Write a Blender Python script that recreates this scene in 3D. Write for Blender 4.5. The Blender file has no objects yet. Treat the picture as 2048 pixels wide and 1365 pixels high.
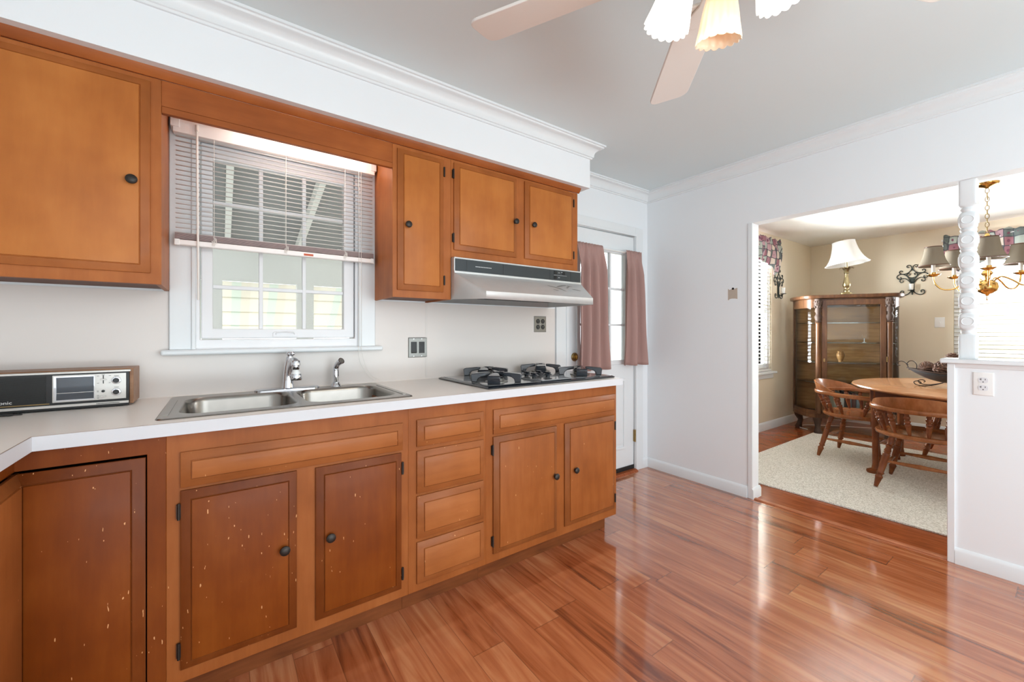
import bpy, bmesh, math, random
from mathutils import Vector, Matrix
random.seed(7)
SC = bpy.context.scene
COL = SC.collection
PI = math.pi

# ------------------------------------------------------------------ camera, world, lights, exposure
cam_d = bpy.data.cameras.new('camera'); cam = bpy.data.objects.new('camera', cam_d); COL.objects.link(cam)
cam.location = (0, -2.2542, 1.1887)
cam.rotation_euler = (PI/2, 0, -math.radians(35.537))
cam_d.sensor_width = 36.0; cam_d.lens = 818.24/2048*36.0
cam_d.shift_y = -(682.5-664.8)/2048
cam_d.clip_start = 0.02
SC.camera = cam
SC.view_settings.view_transform = 'Standard'; SC.view_settings.look = 'None'
SC.view_settings.exposure = 0.17; SC.view_settings.gamma = 1.0
SC.view_settings.use_curve_mapping = False
SC.cycles.use_denoising = True
SC.cycles.max_bounces = 10; SC.cycles.diffuse_bounces = 6; SC.cycles.glossy_bounces = 5; SC.cycles.transparent_max_bounces = 24
SC.cycles.sample_clamp_indirect = 8.0
SC.cycles.caustics_reflective = False; SC.cycles.caustics_refractive = False

W = bpy.data.worlds.new('sky'); SC.world = W; W.use_nodes = True
bg = W.node_tree.nodes['Background']
bg.inputs[0].default_value = (0.93, 0.97, 1.0, 1); bg.inputs[1].default_value = 2.6

def area(name, loc, rot, sx, sy, watts, col=(1,1,1), spread=PI):
    d = bpy.data.lights.new(name, 'AREA'); d.shape = 'RECTANGLE'; d.size = sx; d.size_y = sy
    d.energy = watts; d.color = col; d.spread = spread
    o = bpy.data.objects.new(name, d); COL.objects.link(o); o.location = loc; o.rotation_euler = rot
    return o
# added fill lamps behind the camera, then daylight through the dining room windows
area('fill_rear', (1.75, -4.42, 1.45), (PI/2, 0, 0.12), 1.7, 1.7, 17, (0.82, 0.93, 1.0))  # added fill lamp in the unseen rear opening, brightens the kitchen fronts
area('fill_rear_up', (0.9, -4.40, 0.45), (PI/2+1.2, 0, 0), 3.3, 0.7, 78, (0.80, 0.93, 1.0))  # added lamp aimed upward to brighten the ceiling
area('daylight_dining_side', (5.05, 0.42, 1.5), (-PI/2, 0, 0), 1.0, 1.5, 410, (0.86, 0.95, 1.0))
area('daylight_dining_back', (7.25, -1.98, 1.88), (0, PI/2, 0), 0.95, 1.2, 225, (0.88, 0.95, 1.0))

# ------------------------------------------------------------------ mesh helpers
class MB:
    def __init__(s): s.v = []; s.f = []; s.M = Matrix.Identity(4)
    def add(s, vs, fs):
        n = len(s.v)
        s.v += [s.M @ Vector(p) for p in vs]
        s.f += [tuple(i+n for i in q) for q in fs]
        return s
    def box(s, x0, x1, y0, y1, z0, z1):
        vs = [(x0,y0,z0),(x1,y0,z0),(x1,y1,z0),(x0,y1,z0),(x0,y0,z1),(x1,y0,z1),(x1,y1,z1),(x0,y1,z1)]
        return s.add(vs, [(0,3,2,1),(4,5,6,7),(0,1,5,4),(1,2,6,5),(2,3,7,6),(3,0,4,7)])
    def loft(s, rings, cap0=True, cap1=True, closed=True):
        n = len(rings[0]); vs = [p for r in rings for p in r]; fs = []
        m = n if closed else n-1
        for k in range(len(rings)-1):
            for i in range(m):
                j = (i+1) % n
                fs.append((k*n+i, k*n+j, (k+1)*n+j, (k+1)*n+i))
        if closed and cap0: fs.append(tuple(range(n))[::-1])
        if closed and cap1: fs.append(tuple((len(rings)-1)*n+i for i in range(n)))
        return s.add(vs, fs)
    def lathe(s, prof, c=(0,0,0), n=24, cap0=True, cap1=True):
        rings = [[(c[0]+r*math.cos(2*PI*i/n), c[1]+r*math.sin(2*PI*i/n), c[2]+z) for i in range(n)] for r, z in prof]
        return s.loft(rings, cap0, cap1)
    def prism(s, poly, axis, a0, a1):
        def P(p, a):
            return {'x': (a, p[0], p[1]), 'y': (p[0], a, p[1]), 'z': (p[0], p[1], a)}[axis]
        return s.loft([[P(p, a0) for p in poly], [P(p, a1) for p in poly]])
    def tube(s, pts, rad, n=8, cap=True, flat=None):
        pts = [Vector(p) for p in pts]; N = len(pts)
        rs = rad if isinstance(rad, (list, tuple)) else [rad]*N
        t0 = (pts[1]-pts[0]).normalized()
        up = Vector((0,0,1)) if abs(t0.z) < 0.9 else Vector((1,0,0))
        nrm = t0.cross(up).normalized(); rings = []
        for i in range(N):
            t = (pts[min(i+1,N-1)]-pts[max(i-1,0)]).normalized()
            nrm = (nrm - t*nrm.dot(t))
            nrm = nrm.normalized() if nrm.length > 1e-6 else t.orthogonal().normalized()
            b = t.cross(nrm)
            rings.append([tuple(pts[i] + rs[i]*(math.cos(2*PI*k/n)*nrm + math.sin(2*PI*k/n)*b)) for k in range(n)])
        return s.loft(rings, cap, cap)
    def cyl(s, a, b, r, n=16, r2=None):
        return s.tube([a, b], [r, r if r2 is None else r2], n)
    def sphere(s, c, r, n=16, m=10, sz=1.0):
        prof = [(max(1e-4, r*math.sin(PI*k/m)), -r*sz*math.cos(PI*k/m)) for k in range(m+1)]
        return s.lathe(prof, c, n)
    def grid(s, us, vs, empty, w0, w1, plane='xz'):
        """slab on a grid of cells, cells whose centre satisfies empty(u,v) left open"""
        def P(u, v, w):
            return {'xz': (u, w, v), 'yz': (w, u, v), 'xy': (u, v, w)}[plane]
        nu, nv = len(us)-1, len(vs)-1
        full = [[not empty((us[i]+us[i+1])/2, (vs[j]+vs[j+1])/2) for j in range(nv)] for i in range(nu)]
        def F(i, j): return 0 <= i < nu and 0 <= j < nv and full[i][j]
        q = lambda *p: s.add(p, [(0,1,2,3)])
        for i in range(nu):
            for j in range(nv):
                if not full[i][j]: continue
                a, b, c, d = us[i], us[i+1], vs[j], vs[j+1]
                for w in (w0, w1): q(P(a,c,w), P(b,c,w), P(b,d,w), P(a,d,w))
                if not F(i-1,j): q(P(a,c,w0), P(a,d,w0), P(a,d,w1), P(a,c,w1))
                if not F(i+1,j): q(P(b,c,w0), P(b,d,w0), P(b,d,w1), P(b,c,w1))
                if not F(i,j-1): q(P(a,c,w0), P(b,c,w0), P(b,c,w1), P(a,c,w1))
                if not F(i,j+1): q(P(a,d,w0), P(b,d,w0), P(b,d,w1), P(a,d,w1))
        return s

def spline(pts, k=6):
    P = [Vector(p) for p in pts]; out = []
    for i in range(len(P)-1):
        p0, p1, p2, p3 = P[max(i-1,0)], P[i], P[i+1], P[min(i+2,len(P)-1)]
        for j in range(k):
            t = j/k
            out.append(0.5*((2*p1)+(p2-p0)*t+(2*p0-5*p1+4*p2-p3)*t*t+(3*p1-p0-3*p2+p3)*t**3))
    out.append(P[-1]); return out

def rrect(cx, cy, hx, hy, r, n=6):
    out = []
    for qx, qy, a0 in ((1,1,0),(-1,1,PI/2),(-1,-1,PI),(1,-1,3*PI/2)):
        for k in range(n+1):
            a = a0+PI/2*k/n
            out.append((cx+qx*(hx-r)+r*math.cos(a), cy+qy*(hy-r)+r*math.sin(a)))
    return out

def superell(hx, hy, p, n=24):
    out = []
    for i in range(n):
        a = 2*PI*i/n+PI/n; c, s_ = math.cos(a), math.sin(a)
        out.append((hx*math.copysign(abs(c)**(2/p), c), hy*math.copysign(abs(s_)**(2/p), s_)))
    return out

def link_mesh(name, mb, mat, parent=None, off=(0,0,0), bev=0, smooth=38, segs=2):
    me = bpy.data.meshes.new(name)
    o3 = Vector(off)
    me.from_pydata([tuple(p-o3) for p in mb.v], [], mb.f)
    bm = bmesh.new(); bm.from_mesh(me)
    bmesh.ops.remove_doubles(bm, verts=bm.verts, dist=1e-6)
    bmesh.ops.recalc_face_normals(bm, faces=bm.faces)
    bm.to_mesh(me); bm.free()
    if smooth:
        for p in me.polygons: p.use_smooth = True
        me.set_sharp_from_angle(angle=math.radians(smooth))
    me.materials.append(mat)
    o = bpy.data.objects.new(name, me); COL.objects.link(o)
    if parent: o.parent = parent
    if bev:
        md = o.modifiers.new('bevel', 'BEVEL'); md.width = bev; md.segments = segs; md.limit_method = 'ANGLE'; md.angle_limit = math.radians(40)
        md.harden_normals = False
    return o

def tag(o, label, cat, group=None, kind=None):
    o['label'] = label; o['category'] = cat
    if group: o['group'] = group
    if kind: o['kind'] = kind
    return o

class Thing:
    """an Empty at the thing's base; world=True: meshes come in world coordinates"""
    def __init__(s, name, label, cat, loc=(0,0,0), rz=0, group=None, kind=None, world=True):
        s.o = bpy.data.objects.new(name, None); COL.objects.link(s.o)
        s.o.location = loc; s.o.rotation_euler = (0,0,rz); s.o.empty_display_size = 0.05
        tag(s.o, label, cat, group, kind); s.off = loc if world else (0,0,0)
    def part(s, name, mb, mat, parent=None, label=None, bev=0, smooth=38, kind=None, segs=2):
        o = link_mesh(name, mb, mat, parent or s.o, s.off, bev, smooth, segs)
        if label: o['label'] = label
        if kind: o['kind'] = kind
        return o

def single(name, mb, mat, label, cat, group=None, kind=None, base=None, bev=0, smooth=38):
    b = base if base else (0,0,0)
    o = link_mesh(name, mb, mat, None, b, bev, smooth); o.location = b
    return tag(o, label, cat, group, kind)

def struct(name, mb, mat, label, cat='structure', bev=0, smooth=38):
    return single(name, mb, mat, label, cat, kind='structure', bev=bev, smooth=smooth)

def copy_tree(o, parent=None):
    c = o.copy(); COL.objects.link(c)
    if parent: c.parent = parent
    for ch in list(o.children): copy_tree(ch, c)
    return c

# ------------------------------------------------------------------ materials
def lin(c):
    c = c/255.0
    return c/12.92 if c <= 0.04045 else ((c+0.055)/1.055)**2.4
def rgb(r, g, b): return (lin(r), lin(g), lin(b), 1)

def newmat(name):
    m = bpy.data.materials.new(name); m.use_nodes = True
    nt = m.node_tree; b = nt.nodes['Principled BSDF']
    return m, nt, b
def N(nt, t, **kw):
    n = nt.nodes.new(t)
    for k, v in kw.items(): setattr(n, k, v)
    return n
def L(nt, a, b): nt.links.new(a, b)

def plain(name, col, rough=0.5, metal=0.0, coat=0.0, spec=0.5, var=0.03, bump=0.0, scale=8.0):
    """a solid finish with a faint uneven tone"""
    m, nt, b = newmat(name)
    b.inputs['Roughness'].default_value = rough; b.inputs['Metallic'].default_value = metal
    b.inputs['Coat Weight'].default_value = coat; b.inputs['Specular IOR Level'].default_value = spec
    tc = N(nt, 'ShaderNodeTexCoord'); nz = N(nt, 'ShaderNodeTexNoise'); nz.inputs['Scale'].default_value = scale; nz.inputs['Detail'].default_value = 3
    L(nt, tc.outputs['Object'], nz.inputs['Vector'])
    mx = N(nt, 'ShaderNodeMix', data_type='RGBA')
    mx.inputs[6].default_value = tuple(max(0, c*(1-var)) for c in col[:3])+(1,)
    mx.inputs[7].default_value = tuple(min(1, c*(1+var)) for c in col[:3])+(1,)
    L(nt, nz.outputs['Fac'], mx.inputs[0]); L(nt, mx.outputs[2], b.inputs['Base Color'])
    if bump:
        bp = N(nt, 'ShaderNodeBump'); bp.inputs['Strength'].default_value = bump; bp.inputs['Distance'].default_value = 0.002
        n2 = N(nt, 'ShaderNodeTexNoise'); n2.inputs['Scale'].default_value = 260; L(nt, tc.outputs['Object'], n2.inputs['Vector'])
        L(nt, n2.outputs['Fac'], bp.inputs['Height']); L(nt, bp.outputs[0], b.inputs['Normal'])
    return m

def wood(name, c_dark, c_mid, c_light, stretch=(7,7,0.9), rough=0.36, coat=0.25, fleck=None, blotch=0.5, fine=1.0):
    m, nt, b = newmat(name)
    tc = N(nt, 'ShaderNodeTexCoord'); mp = N(nt, 'ShaderNodeMapping'); mp.inputs['Scale'].default_value = stretch
    L(nt, tc.outputs['Object'], mp.inputs['Vector'])
    g = N(nt, 'ShaderNodeTexNoise'); g.inputs['Scale'].default_value = 5*fine; g.inputs['Detail'].default_value = 6; g.inputs['Roughness'].default_value = 0.62
    L(nt, mp.outputs[0], g.inputs['Vector'])
    bl = N(nt, 'ShaderNodeTexNoise'); bl.inputs['Scale'].default_value = 4.5; bl.inputs['Detail'].default_value = 3
    L(nt, tc.outputs['Object'], bl.inputs['Vector'])
    ad = N(nt, 'ShaderNodeMix', data_type='FLOAT'); ad.inputs[0].default_value = blotch
    L(nt, g.outputs['Fac'], ad.inputs[2]); L(nt, bl.outputs['Fac'], ad.inputs[3])
    cr = N(nt, 'ShaderNodeValToRGB')
    e = cr.color_ramp.elements; e[0].position = 0.30; e[0].color = c_dark; e[1].position = 0.70; e[1].color = c_light
    k = cr.color_ramp.elements.new(0.5); k.color = c_mid
    L(nt, ad.outputs[0], cr.inputs[0]); out = cr.outputs[0]
    if fleck:
        mp2 = N(nt, 'ShaderNodeMapping'); mp2.inputs['Scale'].default_value = (1, 1, 0.32); L(nt, tc.outputs['Object'], mp2.inputs['Vector'])
        vo = N(nt, 'ShaderNodeTexNoise'); vo.inputs['Scale'].default_value = 165; vo.inputs['Detail'].default_value = 0.5
        L(nt, mp2.outputs[0], vo.inputs['Vector'])
        bl2 = N(nt, 'ShaderNodeTexNoise'); bl2.inputs['Scale'].default_value = 9; L(nt, tc.outputs['Object'], bl2.inputs['Vector'])
        mu = N(nt, 'ShaderNodeMath', operation='MULTIPLY_ADD'); mu.inputs[1].default_value = 0.12; L(nt, bl2.outputs['Fac'], mu.inputs[0]); L(nt, vo.outputs['Fac'], mu.inputs[2])
        gt = N(nt, 'ShaderNodeMath', operation='GREATER_THAN'); gt.inputs[1].default_value = fleck; L(nt, mu.outputs[0], gt.inputs[0])
        mx = N(nt, 'ShaderNodeMix', data_type='RGBA'); mx.inputs[7].default_value = rgb(214,160,110)
        L(nt, gt.outputs[0], mx.inputs[0]); L(nt, out, mx.inputs[6]); out = mx.outputs[2]
    L(nt, out, b.inputs['Base Color'])
    b.inputs['Roughness'].default_value = rough; b.inputs['Coat Weight'].default_value = coat*0.3; b.inputs['Coat Roughness'].default_value = 0.15; b.inputs['Specular IOR Level'].default_value = 0.22
    return m

def pane_mat(name, refl=0.10, tint=(1,1,1,1)):
    m, nt, b = newmat(name); nt.nodes.remove(b)
    out = nt.nodes['Material Output']
    tr = N(nt, 'ShaderNodeBsdfTransparent'); tr.inputs[0].default_value = tint
    gl = N(nt, 'ShaderNodeBsdfGlossy'); gl.inputs['Roughness'].default_value = 0.01
    lw = N(nt, 'ShaderNodeLayerWeight'); lw.inputs[0].default_value = refl
    mx = N(nt, 'ShaderNodeMixShader'); L(nt, lw.outputs['Fresnel'], mx.inputs[0]); L(nt, tr.outputs[0], mx.inputs[1]); L(nt, gl.outputs[0], mx.inputs[2])
    L(nt, mx.outputs[0], out.inputs[0]); return m

def thin_cloth(name, col, trans=0.35, rough=0.9):
    m, nt, b = newmat(name); nt.nodes.remove(b); out = nt.nodes['Material Output']
    d = N(nt, 'ShaderNodeBsdfDiffuse'); t = N(nt, 'ShaderNodeBsdfTranslucent')
    tc = N(nt, 'ShaderNodeTexCoord'); w = N(nt, 'ShaderNodeTexNoise'); w.inputs['Scale'].default_value = 300; L(nt, tc.outputs['Object'], w.inputs['Vector'])
    mxc = N(nt, 'ShaderNodeMix', data_type='RGBA'); mxc.inputs[6].default_value = tuple(c*0.92 for c in col[:3])+(1,); mxc.inputs[7].default_value = col
    L(nt, w.outputs['Fac'], mxc.inputs[0])
    L(nt, mxc.outputs[2], d.inputs[0]); L(nt, mxc.outputs[2], t.inputs[0])
    mx = N(nt, 'ShaderNodeMixShader'); mx.inputs[0].default_value = trans
    L(nt, d.outputs[0], mx.inputs[1]); L(nt, t.outputs[0], mx.inputs[2]); L(nt, mx.outputs[0], out.inputs[0]); return m

def glow(name, col, strength):
    m, nt, b = newmat(name)
    b.inputs['Base Color'].default_value = col; b.inputs['Emission Color'].default_value = col; b.inputs['Emission Strength'].default_value = strength
    b.inputs['Roughness'].default_value = 0.4
    return m

def floor_mat(name, pw=0.134, pl=1.28, ph=0.05):
    """glossy laminate planks running along Y, every plank with its own tone and grain"""
    m, nt, b = newmat(name)
    tc = N(nt, 'ShaderNodeTexCoord'); sp = N(nt, 'ShaderNodeSeparateXYZ'); L(nt, tc.outputs['Object'], sp.inputs[0])
    def mt(op, a, v=None, c=None):
        n = N(nt, 'ShaderNodeMath', operation=op)
        for i, q in enumerate((a, v, c)):
            if q is None: continue
            if isinstance(q, (int, float)): n.inputs[i].default_value = q
            else: L(nt, q, n.inputs[i])
        return n.outputs[0]
    xs = mt('DIVIDE', mt('ADD', sp.outputs[0], ph), pw); row = mt('FLOOR', xs); fx = mt('FRACT', xs)
    wn = N(nt, 'ShaderNodeTexWhiteNoise', noise_dimensions='1D'); L(nt, row, wn.inputs['W'])
    ys = mt('ADD', mt('DIVIDE', sp.outputs[1], pl), mt('MULTIPLY', wn.outputs['Value'], 7.3)); col_ = mt('FLOOR', ys); fy = mt('FRACT', ys)
    cb = N(nt, 'ShaderNodeCombineXYZ'); L(nt, row, cb.inputs[0]); L(nt, col_, cb.inputs[1])
    w2 = N(nt, 'ShaderNodeTexWhiteNoise', noise_dimensions='2D'); L(nt, cb.outputs[0], w2.inputs['Vector'])
    # grain
    gx = mt('ADD', mt('MULTIPLY', sp.outputs[0], 21.0), mt('MULTIPLY', w2.outputs['Value'], 60.0))
    gy = mt('MULTIPLY', sp.outputs[1], 1.6)
    gv = N(nt, 'ShaderNodeCombineXYZ'); L(nt, gx, gv.inputs[0]); L(nt, gy, gv.inputs[1]); L(nt, mt('MULTIPLY', w2.outputs['Value'], 31.0), gv.inputs[2])
    g = N(nt, 'ShaderNodeTexNoise'); g.inputs['Scale'].default_value = 1.0; g.inputs['Detail'].default_value = 5; g.inputs['Distortion'].default_value = 1.2
    L(nt, gv.outputs[0], g.inputs['Vector'])
    tone = mt('ADD', mt('MULTIPLY', g.outputs['Fac'], 0.92), mt('MULTIPLY', w2.outputs['Value'], 0.24))
    cr = N(nt, 'ShaderNodeValToRGB'); e = cr.color_ramp.elements
    e[0].position = 0.34; e[0].color = rgb(112,54,28); e[1].position = 0.86; e[1].color = rgb(206,140,96)
    k = e.new(0.47); k.color = rgb(156,84,48); k = e.new(0.64); k.color = rgb(180,106,66)
    L(nt, tone, cr.inputs[0])
    ex = mt('MINIMUM', fx, mt('SUBTRACT', 1.0, fx)); ey = mt('MINIMUM', fy, mt('SUBTRACT', 1.0, fy))
    seam = mt('MAXIMUM', mt('LESS_THAN', ex, 0.010), mt('LESS_THAN', ey, 0.0016))
    mx = N(nt, 'ShaderNodeMix', data_type='RGBA'); mx.inputs[7].default_value = rgb(70,36,22)
    L(nt, mt('MULTIPLY', seam, 0.45), mx.inputs[0]); L(nt, cr.outputs[0], mx.inputs[6]); L(nt, mx.outputs[2], b.inputs['Base Color'])
    b.inputs['Roughness'].default_value = 0.14; b.inputs['Specular IOR Level'].default_value = 0.8
    b.inputs['Coat Weight'].default_value = 0.8; b.inputs['Coat Roughness'].default_value = 0.07; b.inputs['Coat IOR'].default_value = 1.6
    return m

M = {}
M['white'] = plain('white_wall_paint', rgb(232,236,239), 0.55, var=0.012, scale=2)
M['ceil'] = plain('ceiling_paint', rgb(217,227,229), 0.75, var=0.01, scale=2)
M['trim'] = plain('white_gloss_trim', rgb(226,230,232), 0.32, var=0.012)
M['tan'] = plain('tan_wall_paint', rgb(222,209,186), 0.6, var=0.015, scale=2)
M['dceil'] = plain('dining_ceiling_paint', rgb(236,235,232), 0.75, var=0.01)
M['floor'] = floor_mat('laminate_planks')
M['floor2'] = wood('dining_oak_floor', rgb(110,52,26), rgb(150,78,42), rgb(180,100,58), (14,1.2,1), 0.2, 0.4, blotch=0.3)
M['thresh'] = wood('threshold_wood', rgb(150,86,56), rgb(178,112,78), rgb(200,140,105), (12,1,1), 0.22, 0.3)
M['cab'] = wood('cabinet_wood', rgb(158,88,40), rgb(180,104,50), rgb(198,120,62), (6,6,0.8), 0.48, 0.2, blotch=0.62)
M['cabh'] = wood('cabinet_rail_wood', rgb(142,74,30), rgb(166,90,40), rgb(186,106,50), (0.8,6,6), 0.48, 0.2, blotch=0.62)
M['cabup'] = wood('upper_cabinet_panel', rgb(174,100,44), rgb(192,116,54), rgb(206,130,64), (5,5,0.8), 0.48, 0.2, blotch=0.7)
M['cabdk'] = wood('worn_dark_door_wood', rgb(108,48,6), rgb(126,60,10), rgb(142,74,20), (5,5,0.7), 0.5, 0.1, fleck=0.865, blotch=0.6)
M['cabmid'] = wood('drawer_front_wood', rgb(152,86,40), rgb(172,102,52), rgb(188,116,64), (0.8,6,6), 0.48, 0.2, fleck=0.895, blotch=0.6)
M['cabmidv'] = wood('cooktop_door_wood', rgb(140,76,32), rgb(160,90,40), rgb(176,104,52), (6,6,0.8), 0.48, 0.2, fleck=0.895, blotch=0.6)
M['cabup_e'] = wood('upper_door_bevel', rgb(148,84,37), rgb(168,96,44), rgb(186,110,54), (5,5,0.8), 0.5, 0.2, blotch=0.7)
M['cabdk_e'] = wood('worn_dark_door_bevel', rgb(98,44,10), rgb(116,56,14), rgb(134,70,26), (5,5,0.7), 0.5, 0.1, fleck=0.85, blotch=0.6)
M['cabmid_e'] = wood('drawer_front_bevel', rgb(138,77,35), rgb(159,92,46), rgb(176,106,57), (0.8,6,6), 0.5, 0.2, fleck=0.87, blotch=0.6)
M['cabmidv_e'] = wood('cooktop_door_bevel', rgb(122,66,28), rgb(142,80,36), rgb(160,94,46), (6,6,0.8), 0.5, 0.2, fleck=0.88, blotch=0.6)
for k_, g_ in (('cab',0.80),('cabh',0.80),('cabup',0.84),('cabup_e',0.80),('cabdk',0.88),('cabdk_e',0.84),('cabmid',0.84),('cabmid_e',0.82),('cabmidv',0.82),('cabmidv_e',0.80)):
    for nd in M[k_].node_tree.nodes:
        if nd.type == 'VALTORGB':
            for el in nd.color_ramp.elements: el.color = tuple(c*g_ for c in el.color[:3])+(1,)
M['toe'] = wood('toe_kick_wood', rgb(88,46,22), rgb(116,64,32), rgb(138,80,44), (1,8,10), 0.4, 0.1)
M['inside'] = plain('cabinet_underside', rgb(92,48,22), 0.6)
M['iron'] = plain('dark_bronze_hardware', rgb(52,46,42), 0.42, metal=0.55, var=0.25, scale=120)
M['lam'] = plain('white_laminate', rgb(238,231,224), 0.34, var=0.02, scale=5)
M['lamedge'] = plain('laminate_edge', rgb(208,210,214), 0.6, spec=0.15, var=0.01)
M['steel'] = plain('brushed_steel', rgb(150,146,140), 0.27, metal=1.0, var=0.08, scale=30)
M['hoodsteel'] = plain('hood_steel', rgb(206,207,206), 0.45, metal=0.45, var=0.05, scale=20)
M['chrome'] = plain('chrome', rgb(215,217,222), 0.06, metal=1.0, var=0.01)
M['plate'] = plain('steel_cover_plate', rgb(138,138,134), 0.4, metal=0.85, var=0.05)
M['black'] = plain('black_plastic', rgb(24,25,26), 0.4, var=0.1)
M['blackg'] = plain('black_enamel', rgb(22,28,37), 0.18, coat=0.4, var=0.1)
M['hoodblk'] = plain('hood_black_band', rgb(40,48,52), 0.34, var=0.04)
M['cookg'] = plain('cooktop_glass', rgb(128,130,132), 0.16, coat=0.6, var=0.05)
M['wplast'] = plain('white_plastic', rgb(236,236,234), 0.35, var=0.01)
M['dark'] = plain('dark_slot', rgb(18,18,18), 0.6)
M['greasy'] = plain('hood_filter_dark', rgb(22,20,18), 0.7, metal=0.0, var=0.3, scale=60)
M['pane'] = pane_mat('window_pane', 0.12)
M['cabglass'] = pane_mat('cabinet_glass', 0.20, (0.93,0.96,0.95,1))
M['vinyl'] = plain('white_vinyl_sash', rgb(228,229,231), 0.35, var=0.01)
M['slat'] = plain('white_blind_slat', rgb(240,236,233), 0.35, var=0.02)
M['slatstack'] = plain('stacked_slats', rgb(168,148,146), 0.4, var=0.15, scale=40)
M['dslat'] = thin_cloth('dining_blind_slat', rgb(236,232,222), 0.08)
M['mauve'] = thin_cloth('mauve_curtain_cloth', rgb(194,160,153), 0.28)
M['brass'] = plain('polished_brass', rgb(206,166,98), 0.16, metal=1.0, var=0.08)
M['abrass'] = plain('antique_brass', rgb(160,144,108), 0.28, metal=1.0, var=0.12, scale=30)
M['oldbrass'] = plain('tarnished_brass', rgb(150,126,84), 0.35, metal=0.9, var=0.3, scale=80)
M['shadew'] = thin_cloth('white_lamp_shade', rgb(244,242,238), 0.25)
M['shadeb'] = thin_cloth('olive_taupe_shade', rgb(132,121,106), 0.15)
M['wiron'] = plain('wrought_iron', rgb(48,54,50), 0.45, metal=0.4, var=0.15)
M['oak'] = wood('china_cabinet_oak', rgb(66,42,27), rgb(90,59,38), rgb(114,78,51), (8,8,0.9), 0.34, 0.35, blotch=0.3)
M['oakback'] = wood('china_cabinet_back', rgb(128,88,50), rgb(158,112,68), rgb(180,134,86), (1.0,6,9), 0.4, 0.2, blotch=0.3)
M['oakdk'] = plain('dark_carved_oak', rgb(62,42,30), 0.65, var=0.25, scale=60)
M['maple'] = wood('chair_maple', rgb(116,64,32), rgb(148,90,52), rgb(176,116,74), (5,5,2), 0.2, 0.5, blotch=0.5)
M['mapledk'] = wood('chair_turning_maple', rgb(86,42,20), rgb(118,62,32), rgb(146,84,46), (5,5,2), 0.2, 0.5, blotch=0.5)
M['table'] = wood('table_top_maple', rgb(156,104,68), rgb(182,130,90), rgb(202,154,114), (5,0.8,5), 0.16, 0.5, blotch=0.4)
M['tapron'] = wood('table_apron', rgb(70,40,28), rgb(94,56,40), rgb(112,70,52), (3,1,5), 0.3, 0.3)
M['rattan'] = plain('dark_woven_rattan', rgb(44,44,46), 0.6, var=0.45, scale=90)
M['cone'] = plain('pine_cone_brown', rgb(104,74,58), 0.7, var=0.6, scale=60)
M['fan'] = plain('fan_white', rgb(226,220,214), 0.4, var=0.01)
M['fanlit'] = glow('lit_ribbed_glass', (1.0,0.96,0.86,1), 1.5)
M['fandim'] = glow('dim_glow_ribbed_glass', rgb(250,226,196), 0.12)  # bulb is off; a faint glow is put into the glass itself
M['walnut'] = wood('radio_walnut', rgb(120,84,60), rgb(150,110,82), rgb(170,130,100), (1,8,8), 0.4, 0.1)
M['silver'] = plain('radio_silver', rgb(206,203,198), 0.3, metal=0.35, var=0.02)
M['dial'] = plain('radio_dial_window', rgb(44,52,62), 0.1, coat=0.8, var=0.1)
M['grille'] = plain('radio_grille', rgb(30,30,29), 0.6, var=0.3, scale=200)
M['porch'] = plain('porch_pale_paint', rgb(216,217,214), 0.6)
M['porchroof'] = plain('porch_roof_underside', rgb(150,150,150), 0.8, var=0.1)
M['rafter'] = plain('porch_rafter_paint', rgb(232,232,228), 0.6)
M['beige'] = plain('unpainted_patch', rgb(183,170,156), 0.8, var=0.05, scale=60)
M['ivory'] = plain('ivory_candle_sleeve', rgb(236,230,220), 0.5)
M['lens'] = plain('frosted_cup', rgb(232,232,228), 0.2)
M['cord'] = plain('white_cord', rgb(230,226,220), 0.5)
M['lawn'] = plain('pale_ground', rgb(190,190,180), 0.9, var=0.1)
M['fence'] = plain('cream_fence', rgb(226,214,190), 0.7, var=0.08)
M['silverdark'] = plain('burner_cap_grey', rgb(150,148,142), 0.35, metal=0.7, var=0.1)

def rug_mat():
    m, nt, b = newmat('looped_wool_rug')
    tc = N(nt, 'ShaderNodeTexCoord'); n1 = N(nt, 'ShaderNodeTexNoise'); n1.inputs['Scale'].default_value = 130; n1.inputs['Detail'].default_value = 3
    L(nt, tc.outputs['Object'], n1.inputs['Vector'])
    cr = N(nt, 'ShaderNodeValToRGB'); e = cr.color_ramp.elements; e[0].position = 0.32; e[0].color = rgb(184,178,166); e[1].position = 0.60; e[1].color = rgb(240,237,230)
    L(nt, n1.outputs['Fac'], cr.inputs[0]); L(nt, cr.outputs[0], b.inputs['Base Color']); b.inputs['Roughness'].default_value = 0.95
    bp = N(nt, 'ShaderNodeBump'); bp.inputs['Strength'].default_value = 0.8; bp.inputs['Distance'].default_value = 0.004
    L(nt, n1.outputs['Fac'], bp.inputs['Height']); L(nt, bp.outputs[0], b.inputs['Normal'])
    return m
M['rug'] = rug_mat()

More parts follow.
